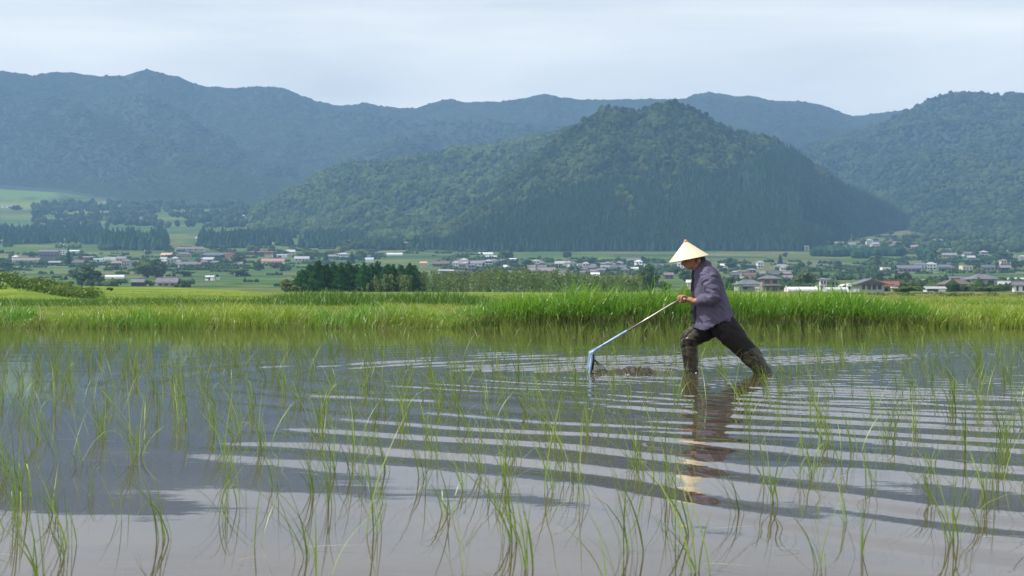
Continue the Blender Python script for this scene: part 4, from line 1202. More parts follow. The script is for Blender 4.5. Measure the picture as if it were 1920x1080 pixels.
# tall reed-like grass on the bank behind the man
n = 17000
x = rg.uniform(-2.2, 11.2, n); y = 33.15 + 2.3 * rg.random(n) ** 1.2
clump = np.clip(0.65 * vnoise(x * 1.3, y * 1.3, 40) + 0.5 * vnoise(x * 4.1, y * 3.0, 41) - 0.08, 0, 1)
uu_ = 960 + x / y * F
toprow = np.interp(uu_, [800, 860, 900, 960, 1050, 1130, 1200, 1280, 1380, 1480, 1600, 1700, 1760, 1800], [603, 592, 578, 564, 552, 547, 544, 546, 551, 553, 555, 566, 586, 603])
h = (HC + (HOR - toprow) * y / F - 0.05) * (0.50 + 0.78 * clump) * rg.uniform(0.7, 1.22, n)
zb = ground_z(uu_, y)
keep = h > 0.12
az = np.where(rg.random(n) < 0.5, np.pi, 0) + rg.normal(0, 0.9, n)
az = np.where(rg.random(n) < 0.45, -np.pi / 2 + rg.normal(0, 0.6, n), az)
Bp = np.stack([x, y, zb], -1)[keep]
k = int(keep.sum())
blade_obj('tall_grass', 'tall arching reed grass on the bank behind the man', Bp, h[keep] * 1.18, az[keep], rg.uniform(0.1, 0.7, k), rg.beta(1.3, 1.9, k) * 0.95, rg.uniform(0.014, 0.046, k), 7, clump[keep] * 0.6 + 0.5 * rg.random(k) - 0.05, M_tall, rg)
# dry stems at its foot
n = 1500
x = rg.uniform(-1.0, 10.5, n); y = 33.0 + 0.45 * rg.random(n)
M_dry = leafy('dry_grass_leaf', (0.13, 0.11, 0.04), (0.36, 0.32, 0.15), 0.3, 0.04)
blade_obj('dry_grass', 'dry straw-coloured grass hanging at the foot of the bank', np.stack([x, y, 0.08 + 0 * x], -1), rg.uniform(0.2, 0.55, n), -np.pi / 2 + rg.normal(0, 0.8, n), rg.uniform(0.2, 0.7, n), rg.uniform(0.3, 1.0, n), rg.uniform(0.008, 0.016, n), 5, rg.random(n), M_dry, rg)
# shorter yellow-green grass along the rest of the bank
n = 46000
x = rg.uniform(-19, 21, n); y = 33.05 + 2.6 * rg.random(n) ** 1.1
uu_ = 960 + x / y * F
clump = np.clip(0.6 * vnoise(x * 0.9, y * 1.1, 50) + 0.5 * vnoise(x * 3.3, y * 2.6, 51) - 0.05, 0, 1)
hh = np.interp(uu_, [-400, 300, 700, 850, 900, 1000, 1650, 1760, 1850, 2400], [0.42, 0.42, 0.45, 0.42, 0.36, 0.22, 0.22, 0.40, 0.46, 0.5])
h = hh * (0.6 + 0.6 * clump) * rg.uniform(0.65, 1.25, n) * (0.35 + 0.65 * ss(0.2, 0.42, vnoise(x * 1.9, y * 0.4, 53)))
blade_obj('bank_grass', 'yellow-green grass along the near bank of the paddy', np.stack([x, y, ground_z(uu_, y)], -1), h, rg.uniform(0, 6.28, n), rg.uniform(0.1, 0.6, n), rg.beta(1.2, 2.4, n) * 0.7, rg.uniform(0.010, 0.026, n), 4, clump * 0.6 + 0.5 * rg.random(n) - .05, M_bank, rg)
# pale seed heads standing over it
n = 800
x = np.concatenate([rg.uniform(-14, 0.5, n // 2), rg.uniform(-4, 14, n - n // 2)]); y = rg.uniform(33.4, 36, n); uu_ = 960 + x / y * F
M_seed = leafy('seed_head', (0.34, 0.38, 0.16), (0.60, 0.60, 0.36), 0.3, 0.05)
blade_obj('seed_grass', 'pale seed heads rising over the bank grass', np.stack([x, y, ground_z(uu_, y)], -1), rg.uniform(0.5, 0.75, n), rg.uniform(2.2, 4.2, n), rg.uniform(0.2, 0.7, n), rg.uniform(0.1, 0.5, n), rg.uniform(0.006, 0.012, n), 5, rg.random(n), M_seed, rg)
n = 2600
x = rg.uniform(-15, 17, n); x = x + 0.5 * np.sin(x * 3.1); y = 33.05 + 0.9 * rg.random(n); uu_ = 960 + x / y * F
blade_obj('dead_stalks', 'dead brownish stalks mixed into the foot of the bank grass', np.stack([x, y, ground_z(uu_, y)], -1), rg.uniform(0.1, 0.38, n), rg.uniform(0, 6.28, n), rg.uniform(0.2, 1.0, n), rg.uniform(0.2, 0.9, n), rg.uniform(0.006, 0.014, n), 4, rg.random(n) * .7, M_dry, rg)
# the field beyond the bank
n = 80000
y = 35.5 * (150 / 35.5) ** rg.random(n); x = (rg.uniform(-150, 2070, n) - 960) / F * y
uu_ = 960 + x / y * F
cl = vnoise(x * 0.35, y * 0.22, 60)
h = (0.10 + 0.14 * cl) * rg.uniform(0.6, 1.2, n) * (1 + 0.25 * ss(60, 150, y))
h = h * np.where((uu_ > 880) & (uu_ < 1500), 0.85, 1.0)
blade_obj('field_grass', 'green field grass beyond the bank', np.stack([x, y, ground_z(uu_, y) - 0.02], -1), h, rg.uniform(0, 6.28, n), rg.uniform(0.1, 0.6, n), rg.beta(1.2, 2.4, n) * 0.6, 0.012 * (y / 34) ** 0.9 * rg.uniform(0.7, 1.4, n), 3, cl * 0.5 + 0.5 * rg.random(n), M_field, rg)
# darker band of weeds across the middle of the field
n = 26000
y = rg.uniform(58, 84, n); x = (rg.uniform(-150, 1000, n) - 960) / F * y; uu_ = 960 + x / y * F
cl = vnoise(x * 0.25, y * 0.3, 70)
h = (0.05 + 0.75 * ss(0.42, 0.8, cl)) * rg.uniform(0.6, 1.15, n) * np.interp(uu_, [-150, 100, 450, 560, 860, 1000], [0.3, 0.4, 0.5, 1.05, 0.95, 0.1])
blade_obj('weeds', 'darker green weeds in a band across the left field', np.stack([x, y, ground_z(uu_, y) - 0.02], -1), h, rg.uniform(0, 6.28, n), rg.uniform(0.1, 0.6, n), rg.beta(1.2, 2.4, n) * 0.6, rg.uniform(0.02, 0.05, n), 3, rg.random(n) * .8, M_weed, rg)
# scrub on the grassy mound at the far left and over the brown strip at the right
r2 = np.random.default_rng(31)
parts = []
for k in range(240):
    u = r2.uniform(-220, 172) if k < 170 else r2.uniform(1520, 2050)
    Y = r2.uniform(92, 116) if k < 170 else r2.uniform(130, 230)
    X0 = (u - 960) / F * Y; z = float(ground_z(u, Y))
    rad = r2.uniform(0.45, 0.95) * (1 if k < 170 else 0.8); m_ = 220
    d = r2.standard_normal((m_, 3)); d /= np.linalg.norm(d, axis=1)[:, None]; d[:, 2] = np.abs(d[:, 2])
    C = np.array([X0, Y, z]) + d * rad * r2.uniform(0.6, 1.1, m_)[:, None] * np.array([1.25, 1, 0.9 if k < 170 else .4])
    V_, Q_ = leaf_cards(C, d, r2.uniform(0.03, 0.08, m_), r2)
    parts.append((V_, Q_, np.clip(np.repeat(r2.random() * .7 + .3 * r2.random(m_), 4), 0, 1)))
v_, f_, t_ = merge(parts)
tag(obj('undergrowth', new_mesh('undergrowth', v_, f_, False, t_), leafy('scrub_leaf', (0.045, 0.10, 0.018), (0.15, 0.23, 0.035), 0.3, 0.04)), 'low scrub over the grassy mound at the far left and the rough strip at the right', 'scrub', kind='stuff')

# ------------------------------------------------------------------ rice
def rice_mesh(seed, small=False):
    r = np.random.default_rng(seed)
    n = int(r.integers(3, 13))
    Bp = np.stack([r.normal(0, 0.016, n), r.normal(0, 0.016, n), np.full(n, -0.03)], -1)
    L_ = r.uniform(0.22, 0.45, n) * r.uniform(0.8, 1.1)
    az = np.where(r.random(n) < 0.80, np.pi + r.normal(0, 0.7, n), r.uniform(0, 6.28, n))
    lean = np.where(r.random(n) < 0.15, r.uniform(0.6, 1.0, n), np.abs(r.normal(0.42, 0.22, n)))
    droop = np.where(r.random(n) < 0.22, r.uniform(0.35, 0.85, n), r.uniform(0.0, 0.2, n))
    V_, Q_ = blades(Bp, L_, az, lean, droop, r.uniform(0.0024, 0.0060, n), 7, r, 1.2)
    return V_, Q_, np.repeat(r.beta(1.4, 2.0, n), 16)
VAR = [rice_mesh(500 + k) for k in range(36)]
VM = [new_mesh('rice_plant', v, q, True, t) for v, q, t in VAR]
for m_ in VM: m_.materials.append(M_rice)
r3 = np.random.default_rng(77)
pts = []
ang = R(24); ca_, sa_ = math.cos(ang), math.sin(ang)
for i in range(-120, 120):
    for j in range(-160, 160):
        a = i * 0.34 + r3.normal(0, 0.05); b = j * 0.34 + r3.normal(0, 0.08)
        x = a * ca_ - b * sa_ + 3; y = a * sa_ + b * ca_ + 18
        if not (4.05 < y < 32.8): continue
        if abs(x) > 0.36 * y + 3.0: continue
        if r3.random() < np.interp(y, [4, 7, 12, 20, 33], [0.36, 0.27, 0.28, 0.46, 0.62]): continue
        if math.hypot(x - 1.45, (y - 14.55) * 1.4) < 0.6 or math.hypot(x - 2.2, (y - 14.74) * 1.3) < 0.45: continue
        if 6.4 < y < 13.8 and 0.118 < x / y < 0.158 and r3.random() < 0.75: continue
        pts.append((x, y))
extra = 60                                     # thicker planting toward the bank
yy_ = r3.uniform(22, 33, extra); xx_ = r3.uniform(-0.38, 0.38, extra) * yy_
pts += list(zip(xx_, yy_))
pts = np.array(pts)
o_ = np.argsort(pts[:, 1]); pts = pts[o_]
inview = np.abs(pts[:, 0]) < 0.362 * pts[:, 1] + 0.12
near = [i for i in range(len(pts)) if inview[i]][:300]
nearset = set(near)
for i in near:
    o = bpy.data.objects.new('rice_plant', VM[int(r3.integers(36))])
    COL.objects.link(o)
    o.location = (pts[i, 0], pts[i, 1], 0)
    o.rotation_euler = (0, 0, r3.normal(0, 0.55))
    s = r3.uniform(0.82, 1.15); o.scale = (s, s, s)
    tag(o, 'young rice seedling tuft rising from the near flooded paddy, mirrored in the water', 'rice plant', 'young rice plants in the near water')
vs, qs, ts_, nv = [], [], [], 0
for i in range(len(pts)):
    if i in nearset: continue
    v, q, t = VAR[int(r3.integers(36))]
    a = r3.normal(0, 0.55); s = r3.uniform(0.8, 1.12) * (1 + 0.12 * (pts[i, 1] > 20))
    c_, s_ = math.cos(a), math.sin(a)
    vs.append(np.stack([v[:, 0] * c_ - v[:, 1] * s_, v[:, 0] * s_ + v[:, 1] * c_, v[:, 2]], -1) * s + np.array([pts[i, 0], pts[i, 1], 0]))
    qs.append(q + nv); nv += len(v); ts_.append(np.clip(t + r3.normal(0, .15), 0, 1))
tag(obj('rice_seedlings', new_mesh('rice_seedlings', np.concatenate(vs), np.concatenate(qs), True, np.concatenate(ts_)), M_rice), 'rows of young rice reaching back to the bank', 'rice', kind='stuff')

# ------------------------------------------------------------------ the man with the weeder
D0 = F * HC / 152.0
S0 = F / D0
def P(x, y, dy=0.0): return Vector(((x - 960) / S0, D0 + dy, (700 - y) / S0))

def spline(pts, rads, deps, k=5):
    """round the corners of a limb path"""
    n = len(pts); op, orr, od = [], [], []
    for i in range(n - 1):
        p0, p1, p2, p3 = pts[max(i - 1, 0)], pts[i], pts[i + 1], pts[min(i + 2, n - 1)]
        for j in range(k):
            t = j / k
            op.append(0.5 * ((2 * p1) + (p2 - p0) * t + (2 * p0 - 5 * p1 + 4 * p2 - p3) * t * t + (3 * p1 - p0 - 3 * p2 + p3) * t ** 3))
            orr.append(rads[i] + (rads[i + 1] - rads[i]) * t); od.append(deps[i] + (deps[i + 1] - deps[i]) * t)
    op.append(pts[-1]); orr.append(rads[-1]); od.append(deps[-1])
    return op, orr, od

def limb(pts, rads, deps=None, sides=16, dome=True):
    deps = deps or rads
    p, r, d = spline(pts, rads, deps)
    if dome:
        t0 = (p[0] - p[1]).normalized(); t1 = (p[-1] - p[-2]).normalized()
        p = [p[0] + t0 * r[0] * .6, p[0] + t0 * r[0] * .4] + p + [p[-1] + t1 * r[-1] * .4, p[-1] + t1 * r[-1] * .6]
        r = [r[0] * .45, r[0] * .8] + r + [r[-1] * .8, r[-1] * .45]; d = [d[0] * .45, d[0] * .8] + d + [d[-1] * .8, d[-1] * .45]
    return tube(p, r, sides, d)

def ball(c, rx, ry, rz, tilt=0.0):
    V_ = ICO3[0] * np.array([rx, ry, rz])
    ct, st = math.cos(tilt), math.sin(tilt)       # tilt about Y
    x = V_[:, 0] * ct + V_[:, 2] * st; z = -V_[:, 0] * st + V_[:, 2] * ct
    return np.stack([x, V_[:, 1], z], -1) + np.array(tuple(c)), [], ICO3[1]

def rings(rows, sides=28):
    """rows: list of rings (n,3)"""
    V_ = np.concatenate(rows); n = len(rows)
    Q = [(i * sides + k, i * sides + (k + 1) % sides, (i + 1) * sides + (k + 1) % sides, (i + 1) * sides + k) for i in range(n - 1) for k in range(sides)]
    T = []
    c0 = len(V_); V_ = np.concatenate([V_, rows[0].mean(0)[None], rows[-1].mean(0)[None]])
    for k in range(sides): T.append((c0, (k + 1) % sides, k)); T.append((c0 + 1, (n - 1) * sides + k, (n - 1) * sides + (k + 1) % sides))
    return V_, Q, T

def fuse(name, shapes, voxel, smooth=3, wr=0.0, wsc=(9, 9), wseed=1):
    """grow one continuous skin round overlapping shapes"""
    mb = MB()
    for V_, Q_, T_ in shapes: mb.add(V_, Q_, T_)
    me = mb.mesh(name + '_core')
    bm = bmesh.new(); bm.from_mesh(me); bmesh.ops.recalc_face_normals(bm, faces=bm.faces); bm.to_mesh(me); bm.free()
    t = bpy.data.objects.new('core', me); COL.objects.link(t)
    m1 = t.modifiers.new('r', 'REMESH'); m1.mode = 'VOXEL'; m1.voxel_size = voxel
    m2 = t.modifiers.new('s', 'SMOOTH'); m2.factor = 0.5; m2.iterations = smooth
    dg = bpy.context.evaluated_depsgraph_get()
    res = bpy.data.meshes.new_from_object(t.evaluated_get(dg))
    bpy.data.objects.remove(t); bpy.data.meshes.remove(me)
    res.name = name
    co = np.empty(len(res.vertices) * 3, np.float32); res.vertices.foreach_get('co', co); co = co.reshape(-1, 3)
    if wr:
        no = np.empty(len(res.vertices) * 3, np.float32); res.vertices.foreach_get('normal', no); no = no.reshape(-1, 3)
        wr = wr(co) if callable(wr) else np.full(len(co), wr)
        a = fbm(co[:, 0] * wsc[0] + co[:, 2] * wsc[0] * .7 + co[:, 1] * 5 + 20, co[:, 2] * wsc[1] + co[:, 1] * 7 + 20, wseed, 3)
        a = 1 - np.abs(a) * 2.2                       # folds: sharp crests
        co = co + no * (wr * a)[:, None]
        res.vertices.foreach_set('co', co.astype(np.float32).ravel())
    res.polygons.foreach_set('use_smooth', np.ones(len(res.polygons), dtype=bool))
    res.update()
    return res

M_skin = plain('skin', (0.36, 0.17, 0.10), 0.55, 0.18, 14)
M_hair = plain('dark_hair', (0.015, 0.013, 0.012), 0.6, 0.3, 40)
M_shirt = plain('grey_violet_cotton', (0.100, 0.094, 0.158), 0.9, 0.12, 8, bump=0.15)
M_vest = plain('navy_cloth', (0.012, 0.013, 0.024), 0.9, 0.2, 10)
M_trou = plain('black_trousers', (0.009, 0.0085, 0.009), 0.8, 0.2, 6, bump=0.2)

def camo():
    m, t, n, l = mat_new('muddy_camouflage_rubber')
    o = n('ShaderNodeOutputMaterial'); p = n('ShaderNodeBsdfPrincipled'); tc = n('ShaderNodeTexCoord')
    z = n('ShaderNodeTexNoise'); z.inputs['Scale'].default_value = 8; z.inputs['Detail'].default_value = 2.5
    r = n('ShaderNodeValToRGB'); r.color_ramp.interpolation = 'CONSTANT'; e = r.color_ramp.elements
    e[0].position = 0; e[0].color = (0.02, 0.018, 0.014, 1); e[1].position = 0.46; e[1].color = (0.055, 0.045, 0.03, 1)
    q = e.new(0.56); q.color = (0.04, 0.048, 0.028, 1); q = e.new(0.66); q.color = (0.14, 0.13, 0.09, 1)
    l(tc.outputs['Object'], z.inputs['Vector']); l(z.outputs['Fac'], r.inputs['Fac']); l(r.outputs['Color'], p.inputs['Base Color'])
    p.inputs['Roughness'].default_value = 0.42
    l(p.outputs['BSDF'], o.inputs['Surface'])
    return m
M_camo = camo()

man = empty('person', (float(P(1330, 700).x), D0, 0))
tag(man, 'farmer in straw cone hat and violet-grey shirt striding left through the paddy', 'person')
def on_man(name, me, mat):
    o = obj(name, me, mat, man); o.location = -man.location; return o

# torso ring: edges read off the side view, y = picture row
def torso(rows, shrink=0.0, hem=None, sides=28):
    out = []
    for yv, xl, xr, b, dy in rows:
        c = P((xl + xr) / 2, yv, dy); a = (xr - xl) / 2 / S0 - shrink; b = b - shrink
        th = np.linspace(0, 2 * np.pi, sides, endpoint=False)
        cx = np.sign(np.cos(th)) * np.abs(np.cos(th)) ** 0.85; sy = np.sign(np.sin(th)) * np.abs(np.sin(th)) ** 0.85
        ring = np.stack([c.x + a * cx, c.y + b * sy, np.full(sides, c.z)], -1)
        if hem is not None and yv >= 596:
            xp = 960 + ring[:, 0] * S0
            ring[:, 2] = (700 - (np.interp(xp, *hem) + (yv - 604))) / S0
        out.append(ring)
    return rings(out, sides)
SH = [(497, 1309, 1329, .075, 0), (503, 1305, 1339, .13, 0), (509, 1302.5, 1345, .185, 0), (517, 1301, 1349, .215, 0), (530, 1300, 1354, .225, 0), (548, 1300, 1360, .22, 0), (564, 1300.5, 1366, .215, 0), (578, 1301, 1371, .215, 0), (590, 1302, 1375, .22, 0)]
hem = ([1300, 1306, 1314, 1330, 1350, 1360, 1370, 1380], [613, 617, 620, 612, 600, 602, 605, 602])
shirt_shapes = [torso(SH + [(597, 1302, 1377, .225, 0), (604, 1303, 1378, .225, 0)], 0, hem)]
LSH, LEL, LWR = P(1324, 514, -.185), P(1332, 557, -.285), P(1298, 565, -.17)
shirt_shapes.append(limb([LSH, P(1327, 530, -.235), P(1331.5, 547, -.275), P(1331, 557, -.285), P(1321, 561, -.25), P(1310, 563, -.215)], [.082, .078, .07, .066, .058, .05], None, 16, True))
RSH, REL, RWR = P(1316, 514, .185), P(1324, 556, .27), P(1300, 563, .14)
shirt_shapes.append(limb([RSH, P(1320, 530, .23), REL, P(1311, 561, .21)], [.08, .076, .064, .05]))
shirt_shapes.append(limb([P(1307, 504.5, 0), P(1313, 500, 0), P(1322, 496, 0), P(1330, 497, 0)], [.035, .045, .05, .04], [.075, .085, .085, .06]))   # collar
shirt_me = fuse('shirt', shirt_shapes, 0.007, 3, lambda c: 0.003 + 0.012 * ss(D0 - .17, D0 - .22, c[:, 1]) + 0.006 * ss(P(0, 545).z, P(0, 520).z, c[:, 2]), (12, 11), 3)
on_man('shirt', shirt_me, M_shirt)
cuff = fuse('cuff', [limb([P(1312, 562.5, -.222), P(1307.5, 563.5, -.206)], [.055, .051], None, 16, True)], 0.005, 2)
on_man('cuff', cuff, M_shirt)
vest = fuse('undershirt', [torso([(505, 1299, 1318, .07, 0.03), (520, 1297.5, 1320, .12, 0.04), (545, 1297, 1322, .15, 0.05), (575, 1297.5, 1324, .16, .05), (606, 1299, 1326, .16, .05)])], 0.008, 3, 0.004, (9, 9), 9)
on_man('undershirt', vest, M_vest)

# trousers and waders
hip_n, hip_f = P(1352, 604, -.09), P(1343, 606, .09)
tr = [ball(P(1347, 602), .135, .165, .085), ball(P(1342, 606), .13, .155, .08),
      limb([P(1353, 609, -.09), P(1370, 629, -.10), P(1388, 649, -.105), P(1399, 661, -.11), P(1407, 670, -.11)], [.138, .126, .106, .098, .09], [.12, .115, .105, .1, .09]),
      limb([hip_f, P(1321, 622, .10), P(1300, 634, .105), P(1294.5, 643, .105), P(1295, 655, .105)], [.125, .108, .094, .088, .074], [.115, .105, .09, .088, .08])]
tr_me = fuse('trousers', tr, 0.007, 3, 0.009, (10, 10), 12)
on_man('trousers', tr_me, M_trou)
# knees and shins of the waders are separate boots
bn = fuse('boot', [limb([P(1398, 659.5, -.11), P(1406, 667, -.11), P(1413, 677, -.11), P(1422, 689, -.11), P(1431, 702, -.11), P(1438, 716, -.11)], [.104, .103, .092, .082, .078, .07], [.105, .1, .09, .08, .075, .07]),
                   limb([P(1408, 661.5, -.11), P(1414, 666.5, -.11)], [.05, .048], [.09, .08]),
                   limb([P(1440, 716, -.11), P(1428, 728, -.11), P(1418, 733, -.11)], [.06, .055, .04], [.06, .06, .05])], 0.007, 3, 0.008, (12, 12), 14)
on_man('boot', bn, M_camo)
bf = fuse('boot', [limb([P(1295.5, 651.5, .105), P(1296, 664, .105), P(1297.5, 680, .105), P(1298.5, 700, .105), P(1299, 722, .105)], [.085, .083, .078, .069, .064], [.088, .085, .075, .066, .064]),
                   limb([P(1299, 726, .105), P(1286, 732, .105), P(1273, 735, .105)], [.06, .05, .035], [.06, .06, .05])], 0.007, 3, 0.005, (12, 12), 15)
on_man('boot', bf, M_camo)
kn = fuse('knee_patch', [limb([P(1309, 628, .105), P(1299, 634.5, .105), P(1294.5, 642, .105), P(1295, 650, .105)], [.108, .103, .094, .084], [.1, .1, .095, .088])], 0.007, 3, 0.007, (12, 9), 16)
on_man('knee_patch', kn, M_camo)

# body: head, neck, trunk, arms, hands, legs in one skin
GX = P(1279.5, 560.5, 0)             # middle of the grip bar
body = [ball(P(1302, 483), .086, .074, .088, 0.35), ball(P(1297, 488), .074, .066, .074), ball(P(1294, 494), .062, .054, .062, .2), ball(P(1290.5, 500.5), .026, .028, .024),
        limb([P(1284.5, 486), P(1281, 492), P(1279.5, 495.5)], [.014, .017, .018]),               # nose
        limb([P(1285, 483.5, -.04), P(1283, 484, 0), P(1285, 483.5, .04)], [.014, .016, .014]),    # brow
        limb([P(1286, 498, -.022), P(1283.5, 498.3, 0), P(1286, 498, .022)], [.008, .011, .008]), limb([P(1286.5, 499.6, -.02), P(1284.4, 499.8, 0), P(1286.5, 499.6, .02)], [.008, .010, .008]),  # lips
        ball(P(1308, 489, -.078), .022, .012, .033, -.2), ball(P(1308, 489, .078), .022, .012, .033, -.2),   # ears
        limb([P(1303, 492), P(1310, 502), P(1317, 512)], [.062, .060, .075]),
        torso(SH[1:], 0.05)]
def arm(sh, el, wr, s):
    body.append(limb([sh, (sh + el) / 2, el], [.055, .05, .043]))
    body.append(limb([el, el + (wr - el) * .35, el + (wr - el) * .75, wr], [.043, .044, .034, .029], [.043, .044, .036, .033]))
    # palm behind the bar, four fingers over it, thumb below
    yo = s * 0.115
    pc = GX + Vector((0.040, yo, -0.004))
    body.append(limb([wr, (wr + pc) / 2 + Vector((0, 0, .004)), pc, GX + Vector((0.026, yo, .016))], [.029, .030, .030, .020], [.034, .042, .046, .042]))
    for k, ln in enumerate((0.93, 1.05, 1.0, 0.82)):
        y = yo + s * (0.036 - k * 0.0235)
        o_ = lambda x_, z_: GX + Vector((x_ * ln, y, z_ * ln))
        body.append(limb([o_(.034, .014), o_(.012, .034), o_(-.020, .027), o_(-.030, .000), o_(-.016, -.023), o_(.000, -.026)], [.0105, .0105, .0098, .0090, .0084, .0076], None, 8))
    body.append(limb([pc + Vector((.004, -s * .034, -.012)), GX + Vector((.022, yo - s * .05, -.026)), GX + Vector((-.004, yo - s * .047, -.031)), GX + Vector((-.024, yo - s * .040, -.027))], [.015, .0125, .011, .009], None, 8))
arm(LSH, LEL, LWR, -1)
arm(RSH, REL, RWR, 1)
body.append(limb([hip_n, P(1388, 649, -.105), P(1402, 663, -.11), P(1431, 702, -.11)], [.09, .07, .06, .045]))
body.append(limb([hip_f, P(1300, 634, .105), P(1296, 655, .105), P(1298.5, 718, .105)], [.09, .065, .055, .042]))
body.append(ball(P(1348, 600), .12, .13, .09))
on_man('body', fuse('body', body, 0.0042, 2), M_skin)
for s in (-1, 1):
    e_ = MB(); V_, Q_, T_ = ball(P(1285.2, 488, s * .03), .011, .011, .010); e_.add(V_, None, T_)
    on_man('eye', e_.mesh('eye', True), plain('eye_%d' % (s + 1), (0.05, 0.04, 0.035), 0.2, 0.1))
hair = fuse('hair', [ball(P(1307, 484), .074, .081, .070), ball(P(1314, 489), .050, .072, .052), ball(P(1318, 493), .034, .058, .038)], 0.006, 1, 0.008, (40, 30), 5)
on_man('hair', hair, M_hair)

# the straw hat: a cone of leaves on hoops
def hat_mat():
    m, t, n, l = mat_new('straw')
    o = n('ShaderNodeOutputMaterial'); p = n('ShaderNodeBsdfPrincipled'); tc = n('ShaderNodeTexCoord'); sx = n('ShaderNodeSeparateXYZ')
    l(tc.outputs['Object'], sx.inputs['Vector'])
    at = n('ShaderNodeMath'); at.operation = 'ARCTAN2'; l(sx.outputs['Y'], at.inputs[0]); l(sx.outputs['X'], at.inputs[1])
    cb = n('ShaderNodeCombineXYZ'); mu = n('ShaderNodeMath'); mu.operation = 'MULTIPLY'; mu.inputs[1].default_value = 9; l(at.outputs['Value'], mu.inputs[0])
    l(mu.outputs['Value'], cb.inputs['X']); l(sx.outputs['Z'], cb.inputs['Y'])
    z = n('ShaderNodeTexNoise'); z.inputs['Scale'].default_value = 3.0; z.inputs['Detail'].default_value = 6; l(cb.outputs['Vector'], z.inputs['Vector'])
    r = n('ShaderNodeValToRGB'); e = r.color_ramp.elements
    e[0].position = 0.3; e[0].color = (0.66, 0.53, 0.34, 1); e[1].position = 0.62; e[1].color = (0.80, 0.71, 0.52, 1)
    l(z.outputs['Fac'], r.inputs['Fac']); l(r.outputs['Color'], p.inputs['Base Color'])
    p.inputs['Roughness'].default_value = 0.5
    b = n('ShaderNodeBump'); b.inputs['Strength'].default_value = 0.3; b.inputs['Distance'].default_value = 0.004; l(z.outputs['Fac'], b.inputs['Height']); l(b.outputs['Normal'], p.inputs['Normal'])
    l(p.outputs['BSDF'], o.inputs['Surface'])
    return m
M_straw = hat_mat()
def lathe(prof, seg, wob=0.0):
    V_ = []
    for rr_, zz_ in prof:
        for k in range(seg):
            a = 2 * math.pi * k / seg
            q = rr_ * (1 + wob * (abs(((k / seg * 16) % 1) - .5) - .25))
            V_.append((math.cos(a) * q, math.sin(a) * q, zz_))
    n = len(prof)
    Q = [(i * seg + k, i * seg + (k + 1) % seg, (i + 1) * seg + (k + 1) % seg, (i + 1) * seg + k) for i in range(n - 1) for k in range(seg)]
    return np.array(V_), Q
hc_ = P(1291.5, 484.5)
hm = MB(); hm.add(*lathe([(.003, .193), (.03, .163), (.10, .098), (.165, .038), (.2035, .002), (.206, -.002), (.2015, -.003), (.163, .033), (.098, .092), (.028, .157), (.003, .186)], 64, .045))
hat = hm.build('hat', M_straw, man)
tm_ = Matrix.Rotation(R(-10.8), 4, 'Y') @ Matrix.Rotation(R(1.5), 4, 'X')
hat.rotation_euler = tm_.to_euler(); hat.location = hc_ - man.location
hm = MB(); hm.add(*lathe([(.0005, .201), (.010, .198), (.021, .180), (.024, .174), (.019, .174)], 24))
tip = hm.build('hat_tip', plain('hat_tip_cloth', (0.50, 0.26, 0.13), 0.8, 0.15, 20), hat, True)
mb = MB(); mb.add(*tube([P(1300, 486, -.078), P(1296, 496, -.062), P(1291.5, 503.5, -.01), P(1292, 505, 0)], [.003] * 4, 6)); mb.add(*tube([P(1292, 504, 0), P(1294.5, 515, -.01), P(1295, 527, 0), P(1295.5, 538, .01)], [.0022] * 4, 6))
on_man('chin_cord', mb.mesh('chin_cord', True), plain('cord', (0.45, 0.42, 0.36), 0.8, 0.1))

# ------------------------------------------------------------------ the weeder he pushes
wd = empty('paddy_weeder', (float(P(1106, 700).x), D0, 0))
tag(wd, 'long-handled steel paddy weeder with blue-white painted frame, pushed ahead of the man', 'weeder')
def on_wd(name, mb, mat, smooth=True):
    o = mb.build(name, mat, wd, smooth); o.location = -wd.location; return o
M_steel = plain('worn_steel_tube', (0.40, 0.37, 0.34), 0.32, 0.3, 5, 0.8)
M_blue = plain('blue_white_paint', (0.28, 0.42, 0.66), 0.4, 0.4, 12, 0.15)
M_darkst = plain('dark_wet_steel', (0.035, 0.033, 0.032), 0.35, 0.3, 14, 0.5)
mb = MB(); mb.add(*tube([GX + Vector((.002, 0, .006)), P(1262, 568.5), P(1220, 594), P(1175, 621)], [.0095, .0095, .0095, .0095], 12)); on_wd('shaft', mb, M_steel)
mb = MB(); mb.add(*tube([P(1176, 619.6), P(1173.5, 621.5), P(1140, 641.5), P(1116, 655.8)], [.0105, .012, .013, .0135], 12)); on_wd('socket', mb, M_blue)
mb = MB(); mb.add(*tube([GX + Vector((0, -.19, 0)), GX + Vector((0, .19, 0))], [.0125, .0125], 12)); on_wd('grip_bar', mb, M_steel)
for s in (-1, 1):
    mb = MB(); mb.add(*tube([GX + Vector((0, s * .178, 0)), GX + Vector((0, s * .205, 0))], [.0125, .0125], 12)); on_wd('end_cap', mb, plain('cap_%d' % (s + 1), (0.45, 0.44, 0.42), 0.5, 0.1))
mb = MB(); mb.add(*tube([P(1118, 654.8), P(1112, 658.5), P(1107.5, 661.5)], [.018, .017, .015], 10, [.06, .09, .12])); on_wd('bracket', mb, M_blue)
